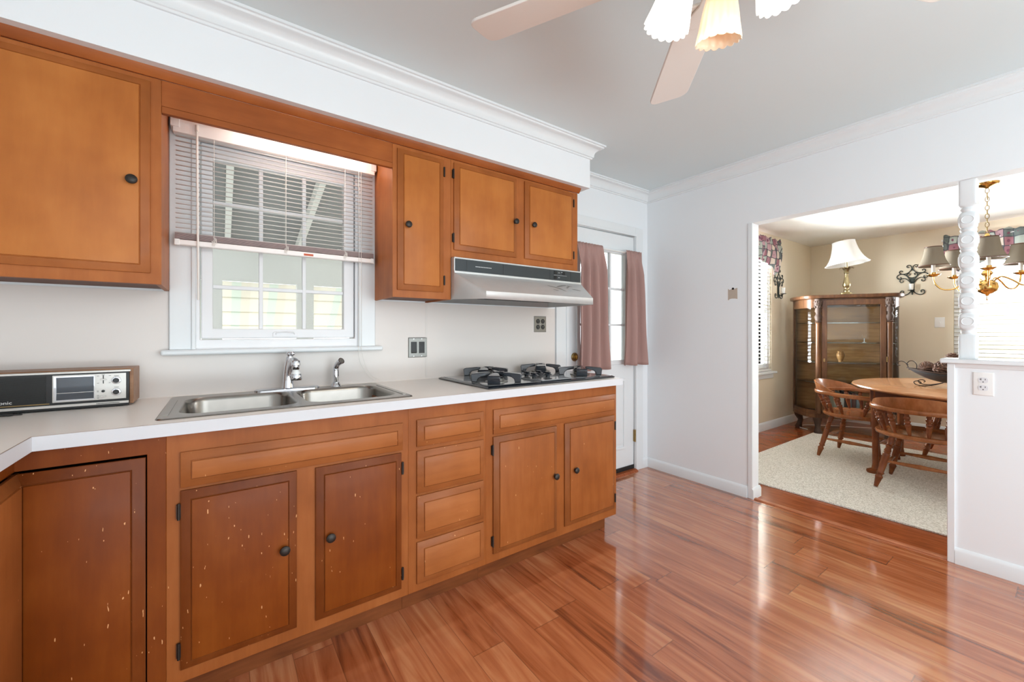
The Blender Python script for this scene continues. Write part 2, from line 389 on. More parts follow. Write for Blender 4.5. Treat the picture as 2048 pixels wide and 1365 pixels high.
def valance_mat():
    """printed cotton: outlined ogee cells in mauve, sage, cream and slate"""
    m, nt, b = newmat('printed_valance_cotton')
    tc = N(nt, 'ShaderNodeTexCoord'); mp = N(nt, 'ShaderNodeMapping'); mp.inputs['Scale'].default_value = (15, 15, 12); L(nt, tc.outputs['Object'], mp.inputs[0])
    vo = N(nt, 'ShaderNodeTexVoronoi'); vo.inputs['Scale'].default_value = 1.0; vo.inputs['Randomness'].default_value = 0.35; L(nt, mp.outputs[0], vo.inputs['Vector'])
    ve = N(nt, 'ShaderNodeTexVoronoi', feature='DISTANCE_TO_EDGE'); ve.inputs['Scale'].default_value = 1.0; ve.inputs['Randomness'].default_value = 0.35; L(nt, mp.outputs[0], ve.inputs['Vector'])
    sp = N(nt, 'ShaderNodeSeparateColor'); L(nt, vo.outputs['Color'], sp.inputs[0])
    cr = N(nt, 'ShaderNodeValToRGB'); cr.color_ramp.interpolation = 'CONSTANT'; e = cr.color_ramp.elements
    e[0].position = 0; e[0].color = rgb(150,104,114); e[1].position = 0.25; e[1].color = rgb(168,176,168)
    for p, c in ((0.45,(206,192,180)),(0.62,(104,112,110)),(0.8,(176,142,150))): k = e.new(p); k.color = rgb(*c)
    L(nt, sp.outputs[0], cr.inputs[0])
    # rosette in every cell
    gt = N(nt, 'ShaderNodeMath', operation='LESS_THAN'); gt.inputs[1].default_value = 0.20; L(nt, vo.outputs['Distance'], gt.inputs[0])
    m1 = N(nt, 'ShaderNodeMix', data_type='RGBA'); m1.inputs[7].default_value = rgb(120,74,92); L(nt, gt.outputs[0], m1.inputs[0]); L(nt, cr.outputs[0], m1.inputs[6])
    lt = N(nt, 'ShaderNodeMath', operation='LESS_THAN'); lt.inputs[1].default_value = 0.05; L(nt, ve.outputs['Distance'], lt.inputs[0])
    m2 = N(nt, 'ShaderNodeMix', data_type='RGBA'); m2.inputs[7].default_value = rgb(74,78,84); L(nt, lt.outputs[0], m2.inputs[0]); L(nt, m1.outputs[2], m2.inputs[6])
    L(nt, m2.outputs[2], b.inputs['Base Color']); b.inputs['Roughness'].default_value = 0.9
    return m
M['print'] = valance_mat()

def awning_mat():
    m, nt, b = newmat('striped_awning'); nt.nodes.remove(b); out = nt.nodes['Material Output']
    tc = N(nt, 'ShaderNodeTexCoord'); sp = N(nt, 'ShaderNodeSeparateXYZ'); L(nt, tc.outputs['Object'], sp.inputs[0])
    dv = N(nt, 'ShaderNodeMath', operation='MULTIPLY'); dv.inputs[1].default_value = 3.0; L(nt, sp.outputs[0], dv.inputs[0])
    fr = N(nt, 'ShaderNodeMath', operation='FRACT'); L(nt, dv.outputs[0], fr.inputs[0])
    cr = N(nt, 'ShaderNodeValToRGB'); cr.color_ramp.interpolation = 'CONSTANT'; e = cr.color_ramp.elements
    e[0].color = rgb(238,235,226); e[1].position = 0.5; e[1].color = rgb(226,232,224); k = e.new(0.75); k.color = rgb(234,230,220)
    L(nt, fr.outputs[0], cr.inputs[0])
    d = N(nt, 'ShaderNodeBsdfDiffuse'); t = N(nt, 'ShaderNodeBsdfTranslucent'); L(nt, cr.outputs[0], d.inputs[0]); L(nt, cr.outputs[0], t.inputs[0])
    mx = N(nt, 'ShaderNodeMixShader'); mx.inputs[0].default_value = 0.6; L(nt, d.outputs[0], mx.inputs[1]); L(nt, t.outputs[0], mx.inputs[2]); L(nt, mx.outputs[0], out.inputs[0])
    return m
M['awning'] = awning_mat()

def text_mesh(txt, size, extrude=0.0006):
    cu = bpy.data.curves.new('lettering', 'FONT'); cu.body = txt; cu.size = size; cu.extrude = extrude; cu.resolution_u = 3
    o = bpy.data.objects.new('lettering', cu); COL.objects.link(o)
    bpy.context.view_layer.update()
    me = o.evaluated_get(bpy.context.evaluated_depsgraph_get()).to_mesh()
    vs = [v.co.copy() for v in me.vertices]; fs = [tuple(p.vertices) for p in me.polygons]
    bpy.data.objects.remove(o); bpy.data.curves.remove(cu)
    return vs, fs

# ================================================================== THE ROOM SHELL
XL, XB, XB2, XD = -1.06, 3.083, 3.184, 6.80       # left wall, partition (kitchen face, dining face), dining back wall
YR, YDR = -4.30, -4.10                            # rear walls of kitchen and dining room
CZ, DCZ = 2.41, 2.395

struct('floor', MB().box(XL-0.1, XB-0.0, YR, 0.0, -0.06, 0.0), M['floor'], 'glossy reddish brown laminate plank floor of the kitchen', 'floor')
struct('floor_dining', MB().box(XB+0.035, XD, YDR, 0.0, -0.06, 0.0), M['floor2'], 'reddish oak floor of the dining room around the rug', 'floor')
struct('trim_1', MB().prism([(XB, -0.06),(XB, 0.004),(XB+0.006,0.009),(XB+0.029,0.009),(XB+0.035,0.004),(XB+0.035,-0.06)], 'y', -1.839, -0.877), M['thresh'], 'pale wooden threshold strip between kitchen and dining floors', 'threshold')
struct('ceiling', MB().box(XL-0.1, XB+0.05, YR, 0.12, CZ, CZ+0.08), M['ceil'], 'pale grey kitchen ceiling above the fan', 'ceiling')
struct('ceiling_dining', MB().box(XB+0.05, XD+0.1, YDR, 0.12, DCZ, DCZ+0.08), M['dceil'], 'white dining room ceiling', 'ceiling')

def in_rect(r): return lambda u, v: r[0] < u < r[1] and r[2] < v < r[3]
KW = (-0.072, 0.590, 1.125, 2.035)   # kitchen window hole x0,x1,z0,z1
DR = (2.122, 2.902, 0.0, 2.008)      # side door hole
def in_rect(r): return lambda u, v: r[0] < u < r[1] and r[2] < v < r[3]
f1, f2 = in_rect(KW), in_rect((DR[0], DR[1], -1, DR[3]))
struct('wall_back', MB().grid([XL-0.1, KW[0], KW[1], DR[0], DR[1], XB+0.05], [0, KW[2], DR[3], KW[3], CZ], lambda u, v: f1(u, v) or f2(u, v), 0.0, 0.14), M['white'], 'white kitchen wall behind the sink, window and side door', 'wall')
W2 = (4.62, 5.56, 0.71, 2.22)
struct('wall_dining_left', MB().grid([XB+0.05, W2[0], W2[1], XD+0.12], [0, W2[2], W2[3], DCZ], in_rect(W2), 0.0, 0.14), M['tan'], 'tan dining room wall with the narrow side window and iron sconce', 'wall')
W3 = (-2.62, -1.385, 0.78, 2.20)
struct('wall_dining_back', MB().grid([YDR, W3[0], W3[1], 0.0], [0, W3[2], W3[3], DCZ], in_rect(W3), XD, XD+0.14, 'yz'), M['tan'], 'tan far wall of the dining room with light switch and sconce', 'wall')
struct('wall_dining_rear', MB().box(XB+0.05, XD+0.12, YDR-0.1, YDR, 0, DCZ), M['tan'], 'tan dining room wall out of view on the right', 'wall')
struct('wall_left', MB().box(XL-0.1, XL, YR, 0.0, 0, CZ), M['white'], 'white kitchen wall behind the left counter run', 'wall')
struct('wall_rear', MB().grid([XL-0.1, -0.85, 2.65, XB+0.05], [0, 0.06, 2.3, CZ], in_rect((-0.85, 2.65, 0.06, 2.3)), YR-0.1, YR, 'xz'), M['white'], 'white kitchen wall behind the viewer with an opening added for light', 'wall')  # unseen wall, its opening put in to let fill light through
YO, YH, ZH, HW = -0.877, -1.839, 1.967, 1.028
struct('wall_right', MB().grid([YR, YH, YO, 0.0], [0, HW, ZH, CZ], lambda u, v: (u < YO and HW < v < ZH) or (YH < u < YO and v < ZH), XB, XB2, 'yz'), M['white'], 'white wall between kitchen and dining room with wide opening and half wall', 'wall')
struct('ceiling_soffit', MB().box(XL, 1.984, -0.36, 0.0, 2.137, CZ), M['white'], 'white boxed soffit above the wall cabinets', 'soffit')

# half wall cap, end board, apron strip
hw = MB().box(XB-0.028, XB2+0.028, YR, YH+0.024, HW, HW+0.024)
struct('trim_2', hw, M['trim'], 'white ledge capping the half wall below the turned post', 'ledge', bev=0.004)
struct('trim_3', MB().box(XB-0.012, XB, YH-0.027, YH+0.0, 0.0, HW), M['trim'], 'narrow white board edging the end of the half wall', 'trim', bev=0.002)
struct('trim_4', MB().prism([(XB, HW-0.022),(XB-0.006,HW-0.020),(XB-0.014,HW),(XB,HW)], 'y', YR, YH-0.027), M['trim'], 'small white moulding under the half wall ledge', 'trim')
# opening jamb boards
struct('trim_5', MB().box(XB-0.006, XB+0.012, YO-0.004, YO+0.026, 0.0, ZH), M['trim'], 'thin white corner bead on the left jamb of the dining opening', 'trim', bev=0.002)

def base_prof(h=0.083, t=0.013):
    return [(0,0),(t,0),(t,h*0.78),(t*0.75,h*0.86),(t*0.35,h*0.97),(0,h)]
def sweep_x(prof, y, x0, x1, sgn=-1):
    return MB().prism([(y+sgn*d, z) for d, z in prof], 'x', x0, x1)
def sweep_y(prof, x, y0, y1, sgn=-1):
    return MB().prism([(x+sgn*d, z) for d, z in prof], 'y', y0, y1)
b = sweep_y(base_prof(), XB, YO+0.030, -0.013)
struct('baseboard_right', b, M['trim'], 'white baseboard between the side door and dining opening', 'baseboard')
b = sweep_y(base_prof(), XB, YR, YH-0.027)
struct('baseboard_half_wall', b, M['trim'], 'white baseboard along the half wall', 'baseboard')
jb = MB().prism([(YO-d, z) for d, z in base_prof(0.078)], 'x', XB-0.008, XB2+0.013)
struct('baseboard_jamb', jb, M['trim'], 'short white baseboard wrapping the left jamb of the opening', 'baseboard')
struct('baseboard_back', sweep_x(base_prof(), 0.0, 3.003, XB), M['trim'], 'tiny white baseboard piece in the corner beside the side door', 'baseboard')
struct('baseboard_dining_left', sweep_x(base_prof(0.10), 0.0, XB2, XD), M['trim'], 'white baseboard under the tan dining side wall', 'baseboard')
struct('baseboard_dining_back', sweep_y(base_prof(0.10), XD, YDR, -0.013), M['trim'], 'white baseboard along the far dining wall', 'baseboard')

# crown moulding
def crown(zc):
    d = [(0,-0.085),(0.010,-0.085),(0.012,-0.076),(0.018,-0.074),(0.019,-0.066)]
    for k in range(7):
        a = PI/2*k/6
        d.append((0.019+0.040*(1-math.cos(a)), -0.066+0.044*math.sin(a)))
    d += [(0.064,-0.020),(0.066,-0.012),(0.075,-0.011),(0.075,0.0),(0,0)]
    return [(p, zc+z) for p, z in d]
def mitre_run(prof, path, z_is=True):
    """sweep a (projection, z) profile along an xy path; the profile projects to the right of travel"""
    pts = [Vector((p[0], p[1])) for p in path]; rings = []
    for i, p in enumerate(pts):
        d0 = (pts[i]-pts[i-1]).normalized() if i else (pts[1]-pts[0]).normalized()
        d1 = (pts[i+1]-pts[i]).normalized() if i < len(pts)-1 else d0
        n0 = Vector((d0.y, -d0.x)); n1 = Vector((d1.y, -d1.x))
        m = (n0+n1); m = m/ max(1e-6, (1+n0.dot(n1)))
        rings.append([(p.x+m.x*q, p.y+m.y*q, z) for q, z in prof])
    return MB().loft(rings)
cp = crown(CZ)
struct('trim_6', mitre_run(cp, [(XL,-0.36),(1.984,-0.36),(1.984,0.0),(XB,0.0),(XB,YR)]), M['trim'], 'white crown moulding around soffit and kitchen ceiling', 'crown moulding', smooth=30)
# moulding strip on top of the wall cabinets
struct('trim_7', MB().prism([(-0.300,2.108),(-0.306,2.108),(-0.312,2.114),(-0.324,2.130),(-0.326,2.137),(-0.300,2.137)], 'x', XL, 1.938), M['cabh'], 'brown cove strip joining wall cabinets to the soffit', 'cabinet moulding')
# vertical panel joints of the backsplash sheet
struct('trim_8', MB().box(0.983, 0.995, -0.0036, 0, 0.921, 1.361), plain('splash_joint_strip', rgb(220,214,209), 0.4), 'thin vertical joint strip in the white backsplash sheet', 'joint strip')

struct('trim_11', MB().grid([XL, -0.176, 0.689, 1.996], [0.915, 1.089, 1.361], in_rect((-0.176, 0.689, 1.089, 2)), -0.0022, 0.0), plain('warm_white_splash_sheet', rgb(224,217,212), 0.4, var=0.01, scale=2), 'warm white backsplash sheet between counter and wall cabinets', 'backsplash')
# ------------------------------------------------------------------ side door (door_1) with casing
ca = MB()
ca.box(1.998, 2.120, -0.016, 0, 0.0, 2.085).box(2.904, 3.003, -0.016, 0, 0.0, 2.085).box(2.120, 2.904, -0.016, 0, 2.010, 2.085)
ca.box(2.092, 2.120, -0.022, 0, 0, 2.010).box(2.904, 2.925, -0.022, 0, 0, 2.010).box(2.092, 2.925, -0.022, 0, 2.010, 2.030)
struct('trim_9', ca, M['trim'], 'white casing around the curtained side door', 'door casing', bev=0.003)
d = Thing('door_1', 'white side door with nine pane window behind mauve curtains', 'door', (2.51, 0.0, 0.0), kind='structure')
DX0, DX1 = 2.128, 2.897
GX0, GX1, GZ0, GZ1 = 2.245, 2.785, 0.950, 1.845
lf = MB().grid([DX0, GX0, GX1, DX1], [0.052, GZ0, GZ1, 2.000], in_rect((GX0, GX1, GZ0, GZ1)), 0.004, 0.044)
leaf = d.part('door_leaf', lf, M['trim'], bev=0.0015)
fr = MB()
for r in ((GX0-0.03, GX0+0.006, GZ0-0.03, GZ1+0.03), (GX1-0.006, GX1+0.03, GZ0-0.03, GZ1+0.03)): fr.box(r[0], r[1], -0.006, 0.03, r[2], r[3])
fr.box(GX0, GX1, -0.006, 0.03, GZ0-0.03, GZ0+0.006).box(GX0, GX1, -0.006, 0.03, GZ1-0.006, GZ1+0.03)
for k in (1, 2):
    x = GX0+(GX1-GX0)*k/3; fr.box(x-0.009, x+0.009, 0.004, 0.03, GZ0, GZ1)
    z = GZ0+(GZ1-GZ0)*k/3; fr.box(GX0, GX1, 0.005, 0.029, z-0.009, z+0.009)
d.part('muntin_grid', fr, M['trim'], bev=0.002)
d.part('pane', MB().box(GX0, GX1, 0.018, 0.021, GZ0, GZ1), M['pane'])
pm = MB()
for x0, x1 in ((2.235, 2.475), (2.545, 2.785)):
    z0, z1 = 0.205, 0.80
    pm.grid([x0, x0+0.022, x1-0.022, x1], [z0, z0+0.022, z1-0.022, z1], in_rect((x0+0.022, x1-0.022, z0+0.022, z1-0.022)), -0.005, 0.006)
    pm.box(x0+0.045, x1-0.045, -0.001, 0.006, z0+0.045, z1-0.045)
d.part('panel_moulding', pm, M['trim'], bev=0.003)
d.part('door_sweep', MB().box(DX0, DX1, -0.004, 0.040, 0.020, 0.053), M['black'], label='black rubber sweep along the door bottom')
for z in (0.30, 1.78):
    h = MB().box(2.893, 2.906, -0.010, 0.004, z-0.05, z+0.05); h.cyl((2.9,-0.013,z-0.052),(2.9,-0.013,z+0.052),0.006,10)
    d.part('hinge', h, M['oldbrass'])
db = MB()
db.M = Matrix.Translation((2.196, 0.004, 1.0)) @ Matrix.Rotation(PI/2, 4, 'X')
db.lathe([(0.033,0),(0.033,0.006),(0.026,0.014),(0.0001,0.015)], n=24, cap0=True, cap1=False)
dbo = d.part('deadbolt', db, M['oldbrass'])
tt = MB().box(2.192, 2.200, -0.028, -0.010, 0.985, 1.012); d.part('thumb_turn', tt, M['brass'], dbo, bev=0.002)
struct('trim_10', MB().prism([(0.0,0),(-0.045,0.0),(-0.03,0.016),(0.0,0.019)], 'x', 2.12, 2.904), M['floor2'], 'wooden saddle under the side door', 'threshold')

# curtain rod and two cafe curtains
ZRod = 1.850
rod = MB().cyl((2.15,-0.040,ZRod),(2.935,-0.040,ZRod),0.006,10)
rd = Thing('curtain_rod', 'slim white rod carrying the mauve curtains on the side door', 'curtain rod', (2.54,-0.04,ZRod))
rd.part('rod', rod, M['wplast'])
for x in (2.152, 2.933):
    rd.part('bracket', MB().box(x-0.006, x+0.006, -0.046, 0.0035, ZRod-0.012, ZRod+0.012), M['wplast'])
def curtain(name, x0t, x1t, x0b, x1b, zb, label, folds, ph, pinch):
    nx, nz = 90, 34; rings = []
    y0 = -0.062
    for j in range(nz+1):
        t = j/nz; z = ZRod+0.016 - t*(ZRod+0.016-zb)
        e = min(1, t*1.0)
        sh = 1 - pinch*math.sin(PI*min(1, t*1.05))*0.10
        xa = x0t+(x0b-x0t)*e; xb = x1t+(x1b-x1t)*e; c = (xa+xb)/2
        row = []
        for i in range(nx+1):
            s_ = i/nx; x = c+(xa+(xb-xa)*s_-c)*sh
            ruf = 0.005*math.sin(2*PI*folds*2.6*s_+ph*2)*max(0, 1-t*9) + 0.003*math.sin(57*s_)*max(0, 1-t*9)
            amp = 0.034*min(1, t*5)*(0.75+0.25*t)
            w = math.sin(2*PI*folds*s_+ph+0.5*math.sin(3*s_+ph)+0.5*t)
            fold = -amp*(0.6*w+0.4*math.copysign(abs(w)**0.6, w))
            row.append((x+0.004*math.sin(9*t+5*s_), y0-0.010*min(1,t*6)-0.012*(t<0.03)*0 + ruf + fold, z+0.003*math.sin(2*PI*folds*s_)*t))
        rings.append(row)
    mb = MB().loft(rings, closed=False)
    o = single(name, mb, M['mauve'], label, 'curtain', 'mauve curtains on the side door', base=((x0b+x1b)/2, -0.046, zb), smooth=80)
    sd = o.modifiers.new('thick', 'SOLIDIFY'); sd.thickness = 0.0012
    return o
curtain('curtain', 2.165, 2.447, 2.158, 2.485, 0.897, 'mauve curtain beside the range hood, left of the bright door glass', 3.2, 0.4, 0.6)
curtain('curtain', 2.716, 2.922, 2.695, 3.002, 0.915, 'mauve curtain at the hinge side of the door, by the corner', 2.3, 2.2, 0.5)

# ------------------------------------------------------------------ kitchen window (window_1)
w = Thing('window_1', 'white kitchen window with twelve panes above the sink', 'window', (0.257, 0.0, 1.09), kind='structure')
sx0, sx1, sz0, sz1 = -0.067, 0.580, 1.160, 2.025
gx0, gx1, gz0, gz1 = -0.0255, 0.529, 1.204, 1.960
cs = MB()
cs.box(-0.174, -0.092, -0.018, 0, 1.112, 2.10).box(0.606, 0.687, -0.018, 0, 1.112, 2.10).box(-0.092, 0.606, -0.018, 0, 2.035, 2.10)
cs.box(-0.100, -0.084, -0.027, 0, 1.112, 2.045).box(0.598, 0.614, -0.027, 0, 1.112, 2.045).box(-0.1, 0.614, -0.027, 0, 2.03, 2.046)
w.part('casing', cs, M['trim'], bev=0.004)
w.part('stool', MB().box(-0.200, 0.722, -0.045, 0.0, 1.090, 1.114), M['trim'], bev=0.009, segs=4)
ff = MB().grid([-0.086, sx0-0.004, sx1+0.004, 0.600], [1.112, 1.155, sz1+0.004, 2.04], in_rect((sx0-0.004, sx1+0.004, 1.155, sz1+0.004)), -0.006, 0.10)
w.part('frame', ff, M['vinyl'], bev=0.002)
sa = MB().grid([sx0, gx0, gx1, sx1], [sz0, gz0, gz1, sz1], in_rect((gx0, gx1, gz0, gz1)), 0.004, 0.05)
sash = w.part('sash', sa, M['vinyl'], bev=0.004)
mu = MB()
for k in (1, 2):
    x = gx0+(gx1-gx0)*k/3; mu.box(x-0.0085, x+0.0085, 0.018, 0.040, gz0, gz1)
for k in (1, 2, 3):
    z = gz0+(gz1-gz0)*k/4; hh = 0.014 if k == 2 else 0.0085; mu.box(gx0, gx1, 0.019, 0.039, z-hh, z+hh)
w.part('muntin_grid', mu, M['vinyl'], sash, bev=0.002)
w.part('pane', MB().box(gx0, gx1, 0.028, 0.031, gz0, gz1), M['pane'], sash)
hd = MB()
hp = [(0.207,1.166),(0.310,1.166),(0.310,1.186),(0.296,1.194),(0.221,1.194),(0.207,1.186)]
hd.prism(hp, 'y', -0.002, 0.005)
hd.tube([(0.218,-0.003,1.178),(0.222,-0.006,1.187),(0.258,-0.009,1.190),(0.295,-0.006,1.187),(0.299,-0.003,1.178)], 0.003, 8)
w.part('finger_lift', hd, M['vinyl'], sash, bev=0.001)

# mini blind, outside mount
bl = Thing('mini_blind', 'white mini blind drawn halfway up over the kitchen window', 'blind', (0.255,-0.05,1.55))
bl.part('headrail', MB().box(-0.158, 0.668, -0.069, -0.034, 2.020, 2.098), M['slat'], bev=0.002)
for x in (-0.158, 0.668):
    bl.part('end_bracket', MB().box(x-0.008, x+0.022 if x < 0 else x+0.008, -0.074, -0.0185, 2.040, 2.102) if x < 0 else MB().box(x-0.022, x+0.008, -0.074, -0.0185, 2.040, 2.102), M['wplast'], bev=0.002)
sl = MB(); zt, zb_, n_ = 2.010, 1.606, 20
for k in range(n_+1):
    z = zt+(zb_-zt)*k/n_; ring = []
    for q in range(5):
        u_ = -0.5+q/4.0; yy = -0.050+0.0235*u_; zz = z+0.0035*u_+0.0022*(1-4*u_*u_)
        ring.append([(-0.150, yy, zz), (0.662, yy, zz)])
    sl.loft([r for r in ring], closed=False)
so = bl.part('slats', sl, M['slat'], smooth=60)
md = so.modifiers.new('thick', 'SOLIDIFY'); md.thickness = 0.0006
st = MB()
for k in range(9): st.box(-0.152, 0.664, -0.0625, -0.0375, 1.580+0.0028*k, 1.5815+0.0028*k)
bl.part('stacked_slats', st, M['slatstack'])
br = bl.part('bottom_rail', MB().box(-0.154, 0.666, -0.064, -0.036, 1.553, 1.577), M['slat'], bev=0.004)
bl.part('warning_sticker', MB().box(0.330, 0.372, -0.0646, -0.0638, 1.559, 1.569), plain('orange_sticker', rgb(190,92,60), 0.6), br, label='orange sticker on bottom rail')
for x in (-0.154, 0.648): bl.part('end_cap', MB().box(x, x+0.018, -0.065, -0.035, 1.552, 1.578), M['wplast'], br, bev=0.002)
for x in (-0.020, 0.255, 0.520):
    lc = MB()
    for yy in (-0.0625, -0.0375): lc.cyl((x, yy, 1.575), (x, yy, 2.056), 0.0009, 5)
    for k in range(5): lc.tube(spline([(x-0.004+0.004*k*0.6, -0.064, 1.600-0.004*k), (x+0.009, -0.069, 1.590-0.004*k), (x-0.008, -0.068, 1.580-0.004*k), (x+0.004, -0.0655, 1.572-0.003*k)], 3), 0.0008, 5)
    bl.part('ladder_cord', lc, M['cord'])
wd = MB().cyl((-0.078,-0.076,2.035),(-0.074,-0.076,1.325),0.0042,8); wd.cyl((-0.078,-0.071,2.065),(-0.078,-0.076,2.035),0.006,8)
bl.part('tilt_wand', wd, M['cord'])
pc = MB()
pc.tube(spline([(0.585,-0.070,2.05),(0.587,-0.070,1.6),(0.588,-0.060,1.15),(0.590,-0.052,1.10),(0.600,-0.045,1.03),(0.640,-0.032,0.965),(0.672,-0.028,0.936),(0.700,-0.030,0.930),(0.706,-0.025,0.921)], 6), 0.0011, 6)
pc.tube(spline([(0.597,-0.070,2.05),(0.598,-0.070,1.6),(0.600,-0.060,1.15),(0.605,-0.052,1.10),(0.625,-0.040,1.02),(0.660,-0.028,0.962),(0.700,-0.024,0.935),(0.712,-0.028,0.926)], 6), 0.0011, 6)
bl.part('pull_cord', pc, M['cord'])

# ================================================================== CABINETS
def knob_mb(x, y, z, face='y', r=0.0165):
    mb = MB()
    R = Matrix.Rotation(PI/2, 4, 'X') if face == 'y' else Matrix.Rotation(PI/2, 4, 'Y')
    mb.M = Matrix.Translation((x, y, z)) @ R
    mb.lathe([(0.011,0),(0.011,0.002),(0.0065,0.004),(0.0065,0.012),(r*0.85,0.015),(r,0.019),(r*0.97,0.023),(r*0.72,0.0265),(r*0.3,0.028),(0.0003,0.0282)], n=20)
    return mb
def front_mb(x0, x1, z0, z1, y, lip=0.007, t=0.0205, slope=0.027, part='all'):
    """lipped door or drawer front facing -y: thin edge and wide bevel (border), quirk and raised field"""
    def R(i, yy): return [(x0+i, yy, z0+i), (x1-i, yy, z0+i), (x1-i, yy, z1-i), (x0+i, yy, z1-i)]
    bd = [R(0, y), R(0, y-lip), R(0.0025, y-lip-0.0015), R(slope-0.002, y-t+0.0018), R(slope, y-t+0.0045)]
    fd = [R(slope, y-t+0.0045), R(slope+0.0012, y-t+0.0045), R(slope+0.0022, y-t-0.0005), R(slope+0.0045, y-t-0.0015)]
    if part == 'border': return MB().loft(bd, False, False)
    return MB().loft(fd, False, True)
def rot_front(mb, px, py):
    """turn a -y facing front about (px,py) so it faces +x"""
    T = Matrix.Translation((px, py, 0)) @ Matrix.Rotation(PI/2, 4, 'Z') @ Matrix.Translation((-px, -py, 0))
    mb.v = [T @ p for p in mb.v]; return mb
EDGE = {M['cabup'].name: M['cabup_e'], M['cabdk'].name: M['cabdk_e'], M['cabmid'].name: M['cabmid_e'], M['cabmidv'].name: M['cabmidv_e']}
def hinge_mb(x, y, z, s=0.05):
    mb = MB().cyl((x, y-0.010, z-s/2), (x, y-0.010, z+s/2), 0.0042, 10)
    mb.box(x-0.006, x+0.006, y-0.008, y+0.001, z-s/2+0.004, z+s/2-0.004)
    return mb

FY = -0.625      # base face plane
def base_cab(x0, x1, label, opens, right_side=True):
    """hollow carcass + face frame + toe kick; opens: list of rectangles (x0,x1,z0,z1) cut through the frame"""
    t = Thing('base_cabinet', label, 'cabinet', ((x0+x1)/2, -0.31, 0.0), group='base cabinets under the white counter')
    us = sorted({x0, x1} | {o[0] for o in opens} | {o[1] for o in opens}); vs = sorted({0.100, 0.8745} | {o[2] for o in opens} | {o[3] for o in opens})
    def e(u, v): return any(o[0] < u < o[1] and o[2] < v < o[3] for o in opens)
    t.part('face_frame', MB().grid(us, vs, e, FY, FY+0.020), M['cabmidv'], bev=0.0012)
    c = MB().box(x0+0.0005, x0+0.016, FY+0.02, -0.004, 0.10, 0.8745).box(x1-0.016, x1-0.0005, FY+0.02, -0.004, 0.10, 0.8745)
    c.box(x0+0.016, x1-0.016, FY+0.02, -0.004, 0.10, 0.116).box(x0+0.016, x1-0.016, -0.012, -0.004, 0.116, 0.8745)
    t.part('carcass', c, M['cabmidv'])
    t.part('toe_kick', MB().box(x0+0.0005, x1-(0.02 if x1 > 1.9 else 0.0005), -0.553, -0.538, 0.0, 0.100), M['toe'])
    return t
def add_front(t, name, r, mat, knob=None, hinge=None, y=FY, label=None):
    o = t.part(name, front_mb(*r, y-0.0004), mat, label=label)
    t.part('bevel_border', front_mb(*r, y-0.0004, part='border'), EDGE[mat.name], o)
    if knob: t.part('knob', knob_mb(knob[0], y-0.019, knob[1]), M['iron'], o)
    if hinge:
        s = -1 if hinge == 'L' else 1; xh = r[0]-0.004 if s < 0 else r[1]+0.004
        for z in (r[3]-0.062, r[2]+0.062): t.part('hinge', hinge_mb(xh, y, z), M['iron'], o)
    return o
# sink base
t = base_cab(-0.133, 0.635, 'long base cabinet under the sink with two worn dark doors', [(-0.075,0.20,0.165,0.675),(0.305,0.585,0.165,0.675),(-0.075,0.585,0.73,0.80)])
add_front(t, 'false_front', (-0.099, 0.610, 0.706, 0.8165), M['cabmid'])
add_front(t, 'door', (-0.099, 0.222, 0.143, 0.697), M['cabdk'], (0.182, 0.439), 'L')
add_front(t, 'door', (0.283, 0.604, 0.140, 0.695), M['cabdk'], (0.329, 0.440), 'R')
# drawer base
t = base_cab(0.635, 1.013, 'narrow base cabinet with a stack of four drawers', [(0.70,0.97,0.15,0.29),(0.70,0.97,0.34,0.48),(0.70,0.97,0.53,0.67),(0.70,0.97,0.72,0.80)])
for z0, z1 in ((0.708,0.820),(0.512,0.690),(0.323,0.500),(0.133,0.307)):
    add_front(t, 'drawer_front', (0.671, 0.997, z0, z1), M['cabmid'])
# cooktop base
t = base_cab(1.013, 1.929, 'base cabinet under the gas cooktop with two lighter brown doors', [(1.08,1.42,0.165,0.67),(1.53,1.88,0.165,0.67),(1.08,1.88,0.73,0.80)])
add_front(t, 'false_front', (1.052, 1.915, 0.705, 0.8215), M['cabmid'])
add_front(t, 'door', (1.051, 1.449, 0.139, 0.693), M['cabmidv'], (1.424, 0.438), 'L')
add_front(t, 'door', (1.507, 1.906, 0.143, 0.696), M['cabmidv'], (1.568, 0.442), 'R')
# corner cabinet with a pair of right-angled doors
t = Thing('base_cabinet', 'corner base cabinet in the angle of the counter, with right-angled folding doors', 'cabinet', (-0.6,-0.5,0.0), group='base cabinets under the white counter')
CX = -0.438
ffm = MB().grid([CX, -0.177, -0.133], [0.100, 0.135, 0.822, 0.8745], in_rect((CX-1, -0.177, 0.135, 0.822)), FY, FY+0.020)
ffm.grid([-1.05, -0.905, FY], [0.100, 0.135, 0.822, 0.8745], in_rect((-0.905, 1, 0.135, 0.822)), CX-0.020, CX, 'yz')
t.part('face_frame', ffm, M['cabdk'], bev=0.0012)
cc = MB().box(-0.150, -0.1335, FY+0.02, -0.004, 0.10, 0.8745).box(XL+0.005, CX-0.02, -1.05, -1.035, 0.10, 0.8745).box(XL+0.005, -0.15, -0.012, -0.004, 0.10, 0.8745)
cc.box(XL+0.005, XL+0.013, -1.035, -0.012, 0.10, 0.8745)
cc.box(XL+0.013, -0.150, FY+0.02, -0.012, 0.10, 0.116).box(XL+0.013, CX-0.02, -1.035, FY+0.02, 0.10, 0.116)
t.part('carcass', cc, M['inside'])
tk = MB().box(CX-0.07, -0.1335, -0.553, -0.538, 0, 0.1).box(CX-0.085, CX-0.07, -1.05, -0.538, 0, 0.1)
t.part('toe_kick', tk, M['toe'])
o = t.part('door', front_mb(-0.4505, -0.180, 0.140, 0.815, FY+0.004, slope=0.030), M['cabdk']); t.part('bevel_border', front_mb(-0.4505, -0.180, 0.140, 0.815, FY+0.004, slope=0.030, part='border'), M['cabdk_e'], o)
lo_ = None
